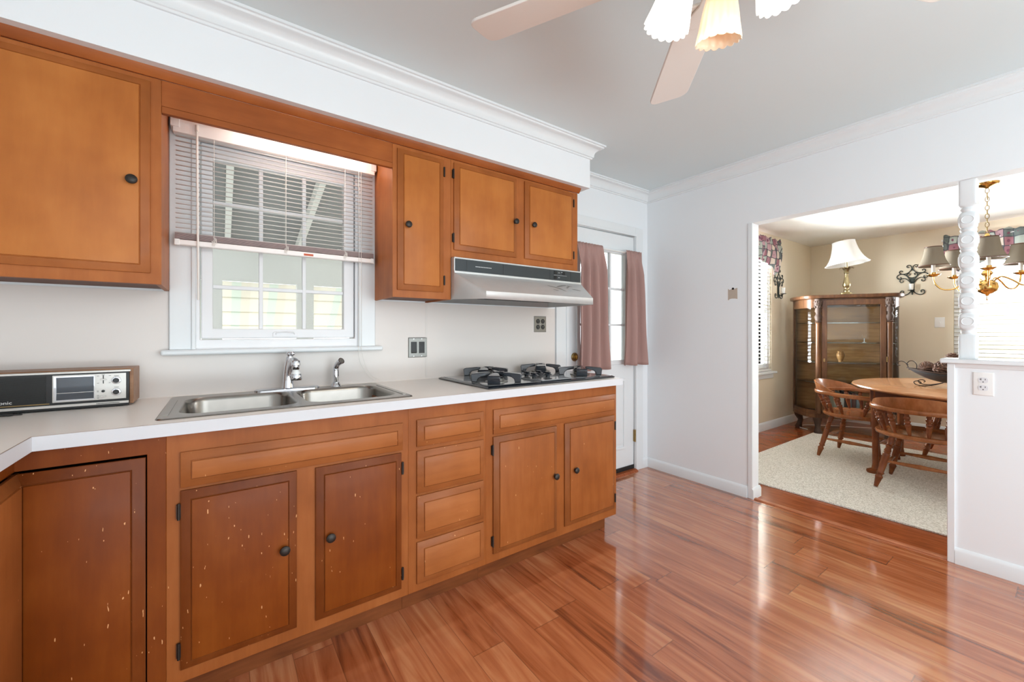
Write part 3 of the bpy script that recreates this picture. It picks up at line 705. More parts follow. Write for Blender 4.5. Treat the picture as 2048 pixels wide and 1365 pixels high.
for pt_, mt_ in (('all', M['cabmidv']), ('border', M['cabmidv_e'])):
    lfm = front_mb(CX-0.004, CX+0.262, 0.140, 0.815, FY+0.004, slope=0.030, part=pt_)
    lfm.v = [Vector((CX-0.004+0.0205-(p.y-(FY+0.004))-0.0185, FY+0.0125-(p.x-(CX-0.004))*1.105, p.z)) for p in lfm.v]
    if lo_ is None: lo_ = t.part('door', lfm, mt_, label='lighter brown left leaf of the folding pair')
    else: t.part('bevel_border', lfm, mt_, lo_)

# ---- wall cabinets
UY = -0.300
def wall_cab(x0, x1, z0, z1, label, opens, loc_z):
    t = Thing('wall_cabinet', label, 'cabinet', ((x0+x1)/2, -0.15, z0), group='brown wall cabinets')
    us = sorted({x0, x1} | {o[0] for o in opens} | {o[1] for o in opens}); vs = sorted({z0, z1} | {o[2] for o in opens} | {o[3] for o in opens})
    def e(u, v): return any(o[0] < u < o[1] and o[2] < v < o[3] for o in opens)
    t.part('face_frame', MB().grid(us, vs, e, UY, UY+0.020), M['cab'], bev=0.0012)
    c = MB().box(x0+0.0005, x0+0.016, UY+0.02, -0.003, z0, z1).box(x1-0.016, x1-0.0005, UY+0.02, -0.003, z0, z1)
    c.box(x0+0.016, x1-0.016, UY+0.02, -0.003, z1-0.016, z1).box(x0+0.016, x1-0.016, -0.010, -0.003, z0+0.024, z1-0.016)
    t.part('carcass', c, M['cab'])
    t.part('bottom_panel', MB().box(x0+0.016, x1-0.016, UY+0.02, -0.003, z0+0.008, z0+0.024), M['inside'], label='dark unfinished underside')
    return t
UT = 2.1075
t = wall_cab(XL+0.006, -0.173, 1.362, UT, 'large wall cabinet left of the window with a single brown door in view', [(-0.62,-0.24,1.42,2.06)], 1.362)
add_front(t, 'door', (-0.66, -0.203, 1.401, 2.0885), M['cabup'], (-0.249, 1.719), None, UY)
t = wall_cab(0.683, 0.9975, 1.361, UT, 'tall narrow wall cabinet between the window and range hood', [(0.73,0.93,1.42,2.06)], 1.361)
add_front(t, 'door', (0.705, 0.951, 1.397, 2.0885), M['cabup'], (0.751, 1.716), 'R', UY)
t = wall_cab(0.9985, 1.929, 1.586, UT, 'short two door wall cabinet directly above the range hood', [(1.05,1.38,1.66,2.06),(1.52,1.85,1.66,2.06)], 1.586)
add_front(t, 'door', (1.013, 1.423, 1.628, 2.092), M['cabup'], (1.403, 1.833), 'L', UY)
add_front(t, 'door', (1.485, 1.883, 1.630, 2.094), M['cabup'], (1.537, 1.833), 'R', UY)
t = Thing('valance_board', 'brown wooden valance board spanning the cabinets over the window', 'valance board', (0.255,-0.29,1.99))
t.part('board', MB().box(-0.1725, 0.6825, UY, UY+0.019, 2.0135, UT), M['cabh'], bev=0.001)
t.part('lower_lip', MB().box(-0.1725, 0.6825, UY-0.002, UY+0.019, 1.988, 2.0125), M['cabh'], bev=0.002)
# strip lamp hidden behind the valance board, it lights the blind
t = Thing('strip_light', 'white fluorescent strip light behind the valance board above the blind', 'light', (0.33,-0.185,2.137))
t.part('housing', MB().box(0.08, 0.60, -0.215, -0.165, 2.105, 2.1365), M['wplast'], bev=0.003)
t.part('tube', MB().cyl((0.10,-0.19,2.092),(0.58,-0.19,2.092),0.012,14), glow('lit_tube', (1,0.93,0.86,1), 26.0))

# ================================================================== COUNTER, SINK, TAP
ZC = 0.914
SX0, SX1, SY0, SY1 = -0.165, 0.676, -0.590, -0.035
CK = (1.040, 1.944, -0.602, -0.060)
def hole(u, v):
    if SX0+0.02 < u < SX1-0.02 and SY0+0.02 < v < SY1-0.02: return True
    if u > -0.402 and v < -0.650: return True
    return False
ct = Thing('countertop', 'white laminate L-shaped countertop holding sink, cooktop and radio', 'countertop', (0.4,-0.33,0.876))
us = [XL+0.002, -0.402, SX0+0.02, SX1-0.02, 1.955]; vs = [-1.06, -0.650, SY0+0.02, SY1-0.02, -0.002]
def hole(u, v):
    return (us[2] < u < us[3] and vs[2] < v < vs[3]) or (u > -0.402 and v < -0.650)
ct.part('slab', MB().grid(us, vs, hole, 0.8755, ZC, 'xy'), M['lam'])
ed = MB().box(-0.402, 1.9565, -0.6515, -0.650, 0.8752, ZC-0.0006).box(-0.402, -0.4005, -1.06, -0.6515, 0.8752, ZC-0.0006).box(1.955, 1.9565, -0.65, -0.002, 0.8752, ZC-0.0006)
ct.part('edge_strip', ed, M['lamedge'], label='bright white laminate edge band')
se = MB().box(-0.4015, 1.9555, -0.6505, -0.6492, ZC-0.0004, ZC+0.0003).box(-0.4028, -0.4012, -1.06, -0.6505, ZC-0.0004, ZC+0.0003)
ct.part('edge_seam', se, plain('laminate_seam_brown', rgb(150,126,106), 0.5), label='thin brown line where top meets edge band')
ct.part('caulk_bead', MB().prism([(0,ZC),(-0.006,ZC),(0,ZC+0.006)], 'x', XL+0.01, 1.955), M['lam'])

sk = Thing('kitchen_sink', 'double bowl stainless steel sink set in the white counter', 'sink', (0.255,-0.31,ZC))
def ring_fill(loops, z, mb):
    bm = bmesh.new(); edges = []
    for lp in loops:
        v_ = [bm.verts.new((p[0], p[1], z)) for p in lp]
        for i in range(len(v_)): edges.append(bm.edges.new((v_[i], v_[(i+1) % len(v_)])))
    bmesh.ops.triangle_fill(bm, use_beauty=True, use_dissolve=False, edges=edges)
    bm.verts.index_update()
    mb.add([v_.co.copy() for v_ in bm.verts], [tuple(v_.index for v_ in f.verts) for f in bm.faces]); bm.free()
B1 = (0.068, -0.335, 0.182, 0.203); B2 = (0.455, -0.335, 0.178, 0.203)
out_ = rrect((SX0+SX1)/2, (SY0+SY1)/2, (SX1-SX0)/2, (SY1-SY0)/2, 0.022, 5)
in_ = rrect((SX0+SX1)/2, (SY0+SY1)/2, (SX1-SX0)/2-0.012, (SY1-SY0)/2-0.012, 0.014, 5)
mb = MB()
mb.loft([[(p[0],p[1],ZC+0.0004) for p in out_], [(p[0],p[1],ZC+0.004) for p in rrect((SX0+SX1)/2, (SY0+SY1)/2, (SX1-SX0)/2-0.004, (SY1-SY0)/2-0.004, 0.02, 5)], [(p[0],p[1],ZC+0.0045) for p in in_]], False, False)
ring_fill([in_, rrect(*B1, 0.075, 7), rrect(*B2, 0.075, 7)], ZC+0.0045, mb)
for y_ in (-0.56,-0.075):
    pass
for x0_, x1_ in ((-0.148,-0.136),(0.648,0.660)): mb.box(x0_, x1_, -0.53, -0.16, ZC+0.0045, ZC+0.0062)
deck = sk.part('deck', mb, M['steel'], smooth=30)
for Bc in (B1, B2):
    rings = []
    for ins, dz, r in ((0,0.0045,0.075),(0.004,0.0,0.073),(0.008,-0.012,0.07),(0.012,-0.13,0.066),(0.024,-0.150,0.06),(0.05,-0.158,0.05),(0.12,-0.163,0.04)):
        rings.append([(p[0],p[1],ZC+dz) for p in rrect(Bc[0],Bc[1],Bc[2]-ins,Bc[3]-ins,r,7)])
    bo = sk.part('bowl', MB().loft(rings, False, True), M['steel'], smooth=50)
    dr = MB().lathe([(0.042,0),(0.042,0.003),(0.034,0.0035),(0.030,0.0),(0.001,-0.002)], (Bc[0], Bc[1], ZC-0.1628), 24)
    sk.part('drain', dr, M['chrome'], bo)

# tap on an oblong cover plate
fx, fy = 0.262, -0.072
fa = Thing('faucet', 'chrome single lever faucet with swivel aerator behind the sink bowls', 'faucet', (fx, fy, ZC+0.0045))
pl = [(p[0]+fx, p[1]+fy) for p in rrect(0, 0, 0.135, 0.029, 0.0288, 8)]
fa.part('cover_plate', MB().loft([[(p[0],p[1],ZC+0.0046) for p in pl], [(p[0],p[1],ZC+0.010) for p in pl], [(fx+(p[0]-fx)*0.95, fy+(p[1]-fy)*0.8, ZC+0.0145) for p in pl]]), M['chrome'])
zb = ZC+0.0145
bd = MB()
rr = [(0.029,0.0,0),(0.027,0.012,0),(0.025,0.035,0),(0.024,0.065,0.002),(0.022,0.095,0.006),(0.019,0.120,0.012),(0.017,0.140,0.018),(0.013,0.152,0.022),(0.005,0.157,0.024)]
bd.loft([[(fx+r*0.92*math.cos(2*PI*i/24)+dx*0.3, fy+r*math.sin(2*PI*i/24)-dx, zb+z) for i in range(24)] for r, z, dx in rr])
fa.part('body', bd, M['chrome'], smooth=60)
sp_ = MB().tube(spline([(fx+0.002,fy-0.010,zb+0.060),(fx+0.004,fy-0.045,zb+0.100),(fx+0.008,fy-0.085,zb+0.128),(fx+0.012,fy-0.120,zb+0.133),(fx+0.014,fy-0.135,zb+0.128)], 6), [0.0150]*13+[0.0140]*6+[0.013]*6, 14)
spt = fa.part('spout', sp_, M['chrome'], smooth=60)
nx_, ny_, nz_ = fx+0.014, fy-0.135, zb+0.134
nz = MB().lathe([(0.0001,0.0),(0.0165,0.0),(0.0185,-0.003),(0.0185,-0.022),(0.0155,-0.024),(0.0155,-0.038),(0.0135,-0.041),(0.0001,-0.041)], (nx_,ny_,nz_), 24)
fa.part('nozzle', nz, M['chrome'], spt)
sw = MB().lathe([(0.0001,-0.041),(0.012,-0.041),(0.014,-0.048),(0.0185,-0.056),(0.0185,-0.060),(0.0001,-0.060)], (nx_,ny_,nz_), 24)
fa.part('swivel_joint', sw, M['wplast'], spt, label='white plastic swivel')
ae = MB().lathe([(0.0001,-0.060),(0.0195,-0.060),(0.0215,-0.066),(0.0235,-0.084),(0.0215,-0.088),(0.0001,-0.088)], (nx_+0.002,ny_,nz_), 24)
fa.part('aerator', ae, M['chrome'], spt)
lv = MB().sphere((fx+0.002,fy-0.024,zb+0.158), 0.0115, 14, 10); lv.sphere((fx+0.014,fy-0.038,zb+0.160), 0.0105, 14, 10)
lv.tube([(fx+0.002,fy-0.024,zb+0.160),(fx+0.016,fy-0.042,zb+0.162)], [0.008,0.009], 10)
fa.part('lever', lv, M['chrome'], smooth=60)

qx, qy = 0.474, -0.072
ss = Thing('side_sprayer', 'chrome pull-out side sprayer standing right of the faucet', 'sprayer', (qx, qy, ZC+0.0045))
ss.part('collar', MB().lathe([(0.026,0),(0.025,0.004),(0.019,0.012),(0.0165,0.020),(0.0001,0.020)], (qx,qy,ZC+0.0047), 24), M['chrome'])
ss.part('wand', MB().tube(spline([(qx,qy,ZC+0.02),(qx,qy,ZC+0.06),(qx,qy,ZC+0.092),(qx+0.004,qy-0.010,ZC+0.112),(qx+0.012,qy-0.028,ZC+0.126)], 5), [0.0145]*11+[0.0135]*5+[0.0135]*5, 16), M['chrome'], smooth=60)
hd_ = MB(); hd_.tube([(qx+0.009,qy-0.022,ZC+0.122),(qx+0.017,qy-0.040,ZC+0.133)], [0.0150,0.0158], 18)
sho = ss.part('spray_head', hd_, M['chrome'])
fc = MB(); fc.tube([(qx+0.0169,qy-0.0398,ZC+0.1329),(qx+0.0176,qy-0.0415,ZC+0.1338)], [0.0125,0.0118], 18); ss.part('spray_face', fc, M['plate'], sho)

# ================================================================== COOKTOP
ck = Thing('gas_cooktop', 'black framed four burner gas cooktop at the right end of the counter', 'cooktop', (1.49,-0.33,ZC))
x0, x1, y0, y1 = CK
def rr4(i, z): return [(x0+i,y0+i,z),(x1-i,y0+i,z),(x1-i,y1-i,z),(x0+i,y1-i,z)]
ck.part('frame', MB().loft([rr4(0.004,ZC+0.0004), rr4(0,ZC+0.004), rr4(0.0,ZC+0.007), rr4(0.012,ZC+0.0135), rr4(0.022,ZC+0.0138)]), M['blackg'])
ck.part('top_plate', MB().loft([rr4(0.021,ZC+0.0130), rr4(0.022,ZC+0.0146), rr4(0.025,ZC+0.0148)]), M['cookg'])
zt_ = ZC+0.0148
cpp = [(1.365,-0.455),(1.385,-0.590),(1.600,-0.590),(1.590,-0.300),(1.400,-0.300)]
ck.part('control_panel', MB().prism(cpp, 'z', zt_, zt_+0.006), M['cookg'], bev=0.002)
for kx, ky in ((1.425,-0.470),(1.525,-0.470),(1.445,-0.375),(1.535,-0.375)):
    kb = MB().lathe([(0.012,0),(0.012,0.006),(0.027,0.010),(0.026,0.014),(0.018,0.018),(0.0001,0.019)], (kx,ky,zt_+0.006), 20)
    kb.box(kx-0.005, kx+0.005, ky-0.022, ky+0.022, zt_+0.020, zt_+0.033)
    ck.part('control_knob', kb, M['blackg'], bev=0.001)
for bx, by in ((1.310,-0.150),(1.185,-0.455),(1.745,-0.140),(1.810,-0.440)):
    if bx > 1.7 and by > -0.2: pass
    bu = MB().lathe([(0.060,0),(0.060,0.003),(0.045,0.005),(0.040,0.012),(0.038,0.018),(0.0001,0.018)], (bx,by,zt_), 28)
    bo = ck.part('burner', bu, M['silverdark'])
    ck.part('burner_cap', MB().lathe([(0.036,0.018),(0.037,0.021),(0.034,0.026),(0.0001,0.027)], (bx,by,zt_), 28), M['black'], bo)
    for k in range(4):
        a = PI/4+PI/2*k+0.1
        g = MB(); g.M = Matrix.Translation((bx,by,zt_)) @ Matrix.Rotation(a, 4, 'Z')
        prof = [(0.128,0.0),(0.133,0.036),(0.126,0.043),(0.060,0.049),(0.034,0.049),(0.036,0.034),(0.080,0.026),(0.094,0.016),(0.098,0.0)]
        g.prism(prof, 'y', -1.0, 1.0)
        g.v = [g.M @ Vector((q.x, q.y*(0.008+0.024*min(1, max(0, (q.x-0.030)/0.075))), q.z)) for q in [g.M.inverted() @ p_ for p_ in g.v]]
        ck.part('grate_arm', g, M['blackg'], bo, bev=0.003)

# ================================================================== RANGE HOOD
hdt = Thing('range_hood', 'stainless steel range hood with black control band above the cooktop', 'range hood', (1.456,-0.25,1.355))
HX0, HX1, hy = 0.9995, 1.928, -0.530
FX0, FX1 = 1.075, 1.833
ztop, zband, zlip, zbot = 1.5845, 1.503, 1.3935, 1.355
P = lambda *a: a
sh = MB()
# outer shell: band zone, sloped top, flared sides, lip; open below
vs_ = [(HX0,-0.004,ztop),(HX1,-0.004,ztop),(HX1,-0.332,ztop),(HX0,-0.332,ztop),      #0-3 top
       (HX0,-0.332,zband),(HX1,-0.332,zband),                                         #4,5 band bottom
       (FX0,hy,zlip),(FX1,hy,zlip),(FX0,hy,zbot),(FX1,hy,zbot),                       #6-9 lip
       (HX0,-0.004,1.366),(HX1,-0.004,1.366),(HX0,-0.332,1.362),(HX1,-0.332,1.362)]   #10-13
fs_ = [(0,1,2,3),(3,2,5,4),(4,5,7,6),(6,7,9,8),(0,3,4,12,10),(4,6,8,12),(2,1,11,13,5),(5,13,9,7),(0,10,11,1)]
sh.add(vs_, fs_)
so = hdt.part('shell', sh, M['hoodsteel'], smooth=20)
md = so.modifiers.new('thick', 'SOLIDIFY'); md.thickness = 0.004; md.offset = -1 
bd_ = hdt.part('control_band', MB().box(HX0+0.006, HX1-0.006, -0.3345, -0.3322, zband+0.010, ztop-0.008), M['hoodblk'])
hdt.part('band_trim', MB().box(HX0, HX1, -0.337, -0.3325, zband-0.002, zband+0.008).box(HX0, HX1, -0.336, -0.3325, ztop-0.006, ztop), M['hoodsteel'], bev=0.001)
ln = MB()
for x in (1.075, 1.31, 1.66, 1.835): ln.box(x-0.0008, x+0.0008, -0.3352, -0.3344, zband+0.012, ztop-0.010)
hdt.part('band_joint', ln, M['dark'], bd_)
for x, z in ((1.705,1.560),(1.705,1.530),(1.775,1.560)):
    r_ = MB().box(x-0.012, x-0.001, -0.337, -0.3346, z-0.010, z+0.010).box(x+0.001, x+0.010, -0.3365, -0.3346, z-0.010, z+0.010)
    hdt.part('rocker_switch', r_, M['dark'], bd_)
mk = MB()
for k in range(10):
    mk.box(1.128+0.0105*k, 1.136+0.0105*k, -0.3352, -0.3346, 1.542, 1.546)
for x, z in ((1.728,1.562),(1.728,1.532),(1.752,1.566)): mk.box(x, x+0.012, -0.3352, -0.3346, z-0.002, z+0.001)
mk.box(1.69, 1.80, -0.3352, -0.3346, 1.5445, 1.5457)
hdt.part('printed_marking', mk, plain('pale_print', rgb(196,198,198), 0.5), bd_, label='small pale printed lines')
sm = MB()
for cx_, t_, L_, W_, a_ in ((1.62,0.42,0.045,0.006,0.5),(1.66,0.55,0.030,0.005,0.9),(1.70,0.30,0.060,0.007,-0.35),(1.745,0.36,0.030,0.006,-0.6),(1.79,0.50,0.034,0.005,0.2),(1.60,0.62,0.020,0.004,0.3),(1.775,0.26,0.020,0.004,0.4)):
    pts_ = []
    for k in range(10):
        q_ = 2*PI*k/10; ex, et = L_*math.cos(q_), W_*math.sin(q_)*(1+0.4*math.sin(3*q_))
        px2 = cx_+ex*math.cos(a_)-et*math.sin(a_); tt2 = t_+(ex*math.sin(a_)+et*math.cos(a_))/0.226
        pts_.append((px2, -0.332-0.198*tt2-0.0006, 1.503-0.1095*tt2+0.0011))
    sm.add(pts_, [tuple(range(10))])
hdt.part('smudge', sm, plain('grey_smudge', rgb(140,138,134), 0.6), so, label='dull grey smudges near the right end')
und = MB().add([(HX0+0.01,-0.008,1.400),(HX1-0.01,-0.008,1.400),(HX1-0.01,-0.332,1.400),(FX1-0.01,hy+0.01,1.392),(FX0+0.01,hy+0.01,1.392),(HX0+0.01,-0.332,1.400)], [(0,1,2,3,4,5)])
uo = hdt.part('inner_pan', und, M['greasy'])
hdt.part('grease_filter', MB().box(1.25, 1.72, -0.44, -0.14, 1.386, 1.397), M['greasy'], uo, bev=0.003)
hdt.part('light_lens', MB().box(1.30, 1.62, -0.515, -0.455, 1.372, 1.390), plain('clouded_lens', rgb(150,140,128), 0.4), uo, bev=0.004)

# ================================================================== RADIO
ry = -0.178
rdio = Thing('clock_radio', 'wood cased tabletop radio with black grille on the left counter', 'radio', (-0.5,-0.1,ZC))
RX0, RX1, RZ0, RZ1 = -0.82, -0.2655, ZC+0.004, 1.0535
rdio.part('case', MB().box(RX0, RX1, ry+0.014, -0.022, RZ0+0.004, RZ1), M['walnut'], bev=0.002)
rdio.part('fascia', MB().box(RX0+0.003, RX1-0.010, ry, ry+0.016, RZ0, RZ1-0.008), M['black'], bev=0.0015)
tr_ = MB().box(RX0+0.003, RX1-0.006, ry-0.003, ry+0.014, RZ1-0.011, RZ1-0.004)
rdio.part('top_trim', tr_, M['silver'], bev=0.001)
bt = rdio.part('bottom_trim', MB().box(RX0+0.003, RX1-0.011, ry-0.004, ry+0.001, RZ0+0.008, RZ0+0.017), M['silver'], bev=0.001)
gr = MB().box(RX0+0.02, -0.487, ry-0.0015, ry, RZ0+0.027, RZ1-0.018)
for k in range(24):
    z = RZ0+0.029+k*0.00355; gr.box(RX0+0.021, -0.489, ry-0.0026, ry-0.0015, z, z+0.0018)
rdio.part('speaker_grille', gr, M['grille'])
rdio.part('trim_line', MB().box(RX0+0.02, -0.478, ry-0.002, ry, RZ0+0.0215, RZ0+0.0245), M['oldbrass'])
PX0, PX1, PZ0, PZ1 = -0.471, -0.2835, RZ0+0.0255, RZ1-0.0155
pn = rdio.part('tuner_panel', MB().box(PX0, PX1, ry-0.004, ry, PZ0, PZ1), M['silver'], bev=0.001)
dx1 = -0.3665
fr_ = MB().grid([PX0+0.004, PX0+0.010, dx1-0.002, dx1], [PZ0+0.004, PZ0+0.008, PZ1-0.008, PZ1-0.004], in_rect((PX0+0.010, dx1-0.002, PZ0+0.008, PZ1-0.008)), ry-0.0065, ry-0.004)
rdio.part('dial_frame', fr_, M['chrome'], pn)
rdio.part('dial_window', MB().box(PX0+0.010, dx1-0.002, ry-0.0050, ry-0.0040, PZ0+0.008, PZ1-0.008), M['dial'], pn)
rdio.part('dial_line', MB().box(PX0+0.011, dx1-0.003, ry-0.0054, ry-0.0050, PZ0+0.031, PZ0+0.0325), M['silver'], pn)
for z in (PZ1-0.026, PZ0+0.026):
    kb = MB(); kb.M = Matrix.Translation((-0.3095, ry-0.004, z)) @ Matrix.Rotation(PI/2, 4, 'X')
    kb.lathe([(0.0135,0),(0.0135,0.004),(0.0120,0.0075),(0.0088,0.008)], n=28, cap1=False)
    kb.lathe([(0.0088,0.0078),(0.0001,0.0078)], n=28)
    k_ = rdio.part('dial_knob', kb, M['chrome'], pn)
    kc = MB(); kc.M = kb.M.copy(); kc.lathe([(0.0080,0.007),(0.0080,0.0105),(0.0068,0.0122),(0.0001,0.0122)], n=20)
    rdio.part('knob_cap', kc, M['black'], k_)
sl_ = MB().box(-0.3455, -0.3430, ry-0.0045, ry-0.004, PZ1-0.036, PZ1-0.006); rdio.part('slider_slot', sl_, M['dark'], pn)
rdio.part('slider', MB().box(-0.352, -0.3365, ry-0.010, ry-0.004, PZ1-0.0235, PZ1-0.0185), M['silver'], pn, bev=0.001)
bb = MB(); bb.M = Matrix.Translation((-0.3445, ry-0.004, PZ0+0.031)) @ Matrix.Rotation(PI/2, 4, 'X'); bb.lathe([(0.0048,0),(0.0045,0.003),(0.0001,0.0035)], n=18)
rdio.part('push_button', bb, M['black'], pn)
rdio.part('band_switch', MB().box(-0.352, -0.338, ry-0.009, ry-0.004, PZ0+0.0105, PZ0+0.0155), M['silver'], pn, bev=0.001)
pr = MB()
for x, z, w_ in ((-0.361,PZ1-0.008,0.006),(-0.361,PZ1-0.034,0.006),(-0.330,PZ1-0.008,0.006),(-0.330,PZ1-0.034,0.005),(-0.3485,PZ1-0.0045,0.008),(-0.316,PZ1-0.009,0.013),(-0.316,PZ0+0.043,0.013),(-0.361,PZ0+0.033,0.005),(-0.361,PZ0+0.029,0.005),(-0.361,PZ0+0.016,0.006),(-0.361,PZ0+0.011,0.006),(-0.361,PZ0+0.006,0.006)):
    pr.box(x, x+w_, ry-0.0043, ry-0.004, z-0.0006, z+0.0006)
for k in range(17): pr.box(-0.362+0.0036*k, -0.3595+0.0036*k, ry-0.0044, ry-0.004, RZ0+0.0108, RZ0+0.0135)
rdio.part('printed_marking', pr, M['dark'], pn, label='tiny dark printed captions')
vs2, fs2 = text_mesh('Panasonic', 0.0150)
wmax = max(v_.x for v_ in vs2)
lt = MB(); lt.M = Matrix.Translation((-0.5625-wmax*1.15, ry-0.0032, RZ0+0.0305)) @ Matrix.Rotation(PI/2, 4, 'X') @ Matrix.Diagonal((1.15,1,1,1)); lt.add(vs2, fs2)
rdio.part('lettering', lt, M['wplast'], smooth=0, label='white lettering on the grille')
rdio.part('foot', MB().box(RX0+0.03, RX1-0.03, -0.16, -0.04, ZC+0.0002, RZ0+0.006), M['black'])
# dark pointed thing on the counter in front of the radio
ut = MB().tube(spline([(-0.66,-0.225,ZC+0.020),(-0.60,-0.222,ZC+0.013),(-0.555,-0.214,ZC+0.006),(-0.532,-0.209,ZC+0.0032)], 5), [0.009]*6+[0.0075]*5+[0.004]*4+[0.0025], 10)
ut.v = [Vector((p.x, p.y, ZC+0.0005+(p.z-ZC)*0.6)) for p in ut.v]
zmin = min(p.z for p in ut.v); ut.v = [Vector((p.x, p.y, p.z-zmin+ZC+0.0003)) for p in ut.v]
single('dark_utensil', ut, M['black'], 'dark tapering utensil end lying on the counter before the radio', 'utensil', base=(-0.58,-0.215,ZC), smooth=60)

# ================================================================== WALL PLATES
p = Thing('wall_plate', 'two gang steel plate with dark rocker devices, right of the window', 'switch plate', (0.9345,-0.004,1.10))
def plate_y(x0, x1, z0, z1): 
    def R(i, y): return [(x0+i,y,z0+i),(x1-i,y,z0+i),(x1-i,y,z1-i),(x0+i,y,z1-i)]
    return MB().loft([R(0,0.0), R(0,-0.002), R(0.004,-0.006), R(0.006,-0.006)])
p.part('cover', plate_y(0.877, 0.993, 1.042, 1.158), M['plate'])
dev = p.part('rocker_switch', MB().prism([(-0.006,1.067),(-0.011,1.072),(-0.008,1.100),(-0.009,1.133),(-0.006,1.133)], 'x', 0.894, 0.928), M['black'], bev=0.001)
dv = p.part('receptacle', MB().box(0.942, 0.976, -0.0085, -0.006, 1.067, 1.133), M['black'], bev=0.001)
sl_ = MB()
for z in (1.084, 1.116):
    sl_.box(0.952,0.9545,-0.0088,-0.0084,z,z+0.008).box(0.9635,0.966,-0.0088,-0.0084,z,z+0.008).box(0.957,0.961,-0.0088,-0.0084,z-0.007,z-0.003)
p.part('slots', sl_, M['dark'], dv)
for x in (0.911, 0.959):
    for z in (1.050, 1.150):
        sc = MB(); sc.M = Matrix.Translation((x,-0.006,z)) @ Matrix.Rotation(PI/2,4,'X'); sc.lathe([(0.0032,0),(0.0028,0.0012),(0.0001,0.0015)], n=12); p.part('screw', sc, M['chrome'])
p = Thing('wall_plate', 'square steel plate with four black sockets below the range hood', 'socket plate', (1.853,-0.004,1.245))
p.part('cover', plate_y(1.797, 1.910, 1.189, 1.302), M['plate'])
for x in (1.832, 1.876):
    for z in (1.225, 1.266):
        rc = MB(); rc.M = Matrix.Translation((x,-0.006,z)) @ Matrix.Rotation(PI/2,4,'X') ; rc.lathe([(0.0165,0),(0.0165,0.0015),(0.0155,0.0025),(0.0001,0.0025)], n=20)
        r_ = p.part('receptacle', rc, M['black'])
        s2 = MB().box(x-0.0065,x-0.0040,-0.0089,-0.0084,z,z+0.008).box(x+0.0040,x+0.0065,-0.0089,-0.0084,z,z+0.008).box(x-0.002,x+0.002,-0.0089,-0.0084,z-0.009,z-0.005)
        p.part('slots', s2, plain('slot_grey', rgb(120,122,122), 0.5), r_)
sc = MB(); sc.M = Matrix.Translation((1.854,-0.006,1.245)) @ Matrix.Rotation(PI/2,4,'X'); sc.lathe([(0.003,0),(0.0001,0.0015)], n=12); p.part('screw', sc, M['chrome'])

def plate_x(xw, y0, y1, z0, z1, d=-1):
    def R(i, x): return [(xw+d*x,y0+i,z0+i),(xw+d*x,y1-i,z0+i),(xw+d*x,y1-i,z1-i),(xw+d*x,y0+i,z1-i)]
    return MB().loft([R(0,0.0), R(0,0.002), R(0.003,0.005), R(0.005,0.0055)])
p = Thing('wall_outlet', 'white duplex outlet on the half wall under the ledge', 'outlet', (XB,-1.961,0.931))
p.part('cover', plate_x(XB, -1.9965, -1.9265, 0.874, 0.989), M['wplast'])
for z in (0.912, 0.950):
    rc = MB(); rc.M = Matrix.Translation((XB-0.0055,-1.9615,z)) @ Matrix.Rotation(-PI/2,4,'Y')
    rc.loft([[(q[0]*0.85, q[1], 0) for q in rrect(0,0,0.0165,0.0165,0.012,6)], [(q[0]*0.85, q[1], 0.0015) for q in rrect(0,0,0.0165,0.0165,0.012,6)]])
    r_ = p.part('receptacle', rc, plain('socket_white', rgb(222,223,226), 0.4))
    x_ = XB-0.0072
    s2 = MB().box(x_-0.0004,x_,-1.9555,-1.9535,z+0.000,z+0.009).box(x_-0.0004,x_,-1.9555,-1.9495,z+0.0035,z+0.0055).box(x_-0.0004,x_,-1.9695,-1.9675,z+0.001,z+0.008).box(x_-0.0004,x_,-1.9635,-1.9595,z-0.010,z-0.006)
    p.part('slots', s2, M['dark'], r_)
pt = Thing('wall_patch', 'unpainted beige patch with a dark hole on the white wall', 'patch', (XB,-0.742,1.469))
pp = [(-0.708,1.512),(-0.720,1.502),(-0.737,1.509),(-0.752,1.507),(-0.776,1.514),(-0.777,1.432),(-0.760,1.436),(-0.735,1.437),(-0.720,1.434),(-0.712,1.426),(-0.708,1.428)]
pt.part('bare_patch', MB().prism(pp, 'x', XB-0.0006, XB+0.0), M['beige'])
hh_ = MB(); hh_.M = Matrix.Translation((XB-0.0006,-0.7445,1.510)) @ Matrix.Rotation(-PI/2,4,'Y'); hh_.lathe([(0.0085,0),(0.0082,0.0008),(0.0001,0.0008)], n=18)
pt.part('hole', hh_, M['dark'])

# ================================================================== CEILING FAN
FXc, FYc, FZ = 0.945, -1.790, 2.090
fn = Thing('ceiling_fan', 'white five blade ceiling fan with scalloped glass light shades', 'ceiling fan', (FXc, FYc, CZ), world=False)
def loc_(mb): return mb
fz = FZ-CZ
fn.part('canopy', MB().lathe([(0.001,-0.001),(0.075,-0.001),(0.075,-0.02),(0.05,-0.06),(0.018,-0.075),(0.018,-0.11),(0.001,-0.11)], n=32), M['fan'])
fn.part('motor_housing', MB().lathe([(0.001,-0.10),(0.02,-0.10),(0.03,-0.17),(0.10,-0.19),(0.135,-0.22),(0.14,-0.275),(0.125,-0.315),(0.09,-0.335),(0.06,-0.348),(0.001,-0.348)], n=40), M['fan'])
fn.part('light_fitter', MB().lathe([(0.001,-0.348),(0.050,-0.348),(0.056,-0.356),(0.084,-0.370),(0.088,-0.385),(0.080,-0.402),(0.060,-0.412),(0.001,-0.415)], n=40), M['fan'])
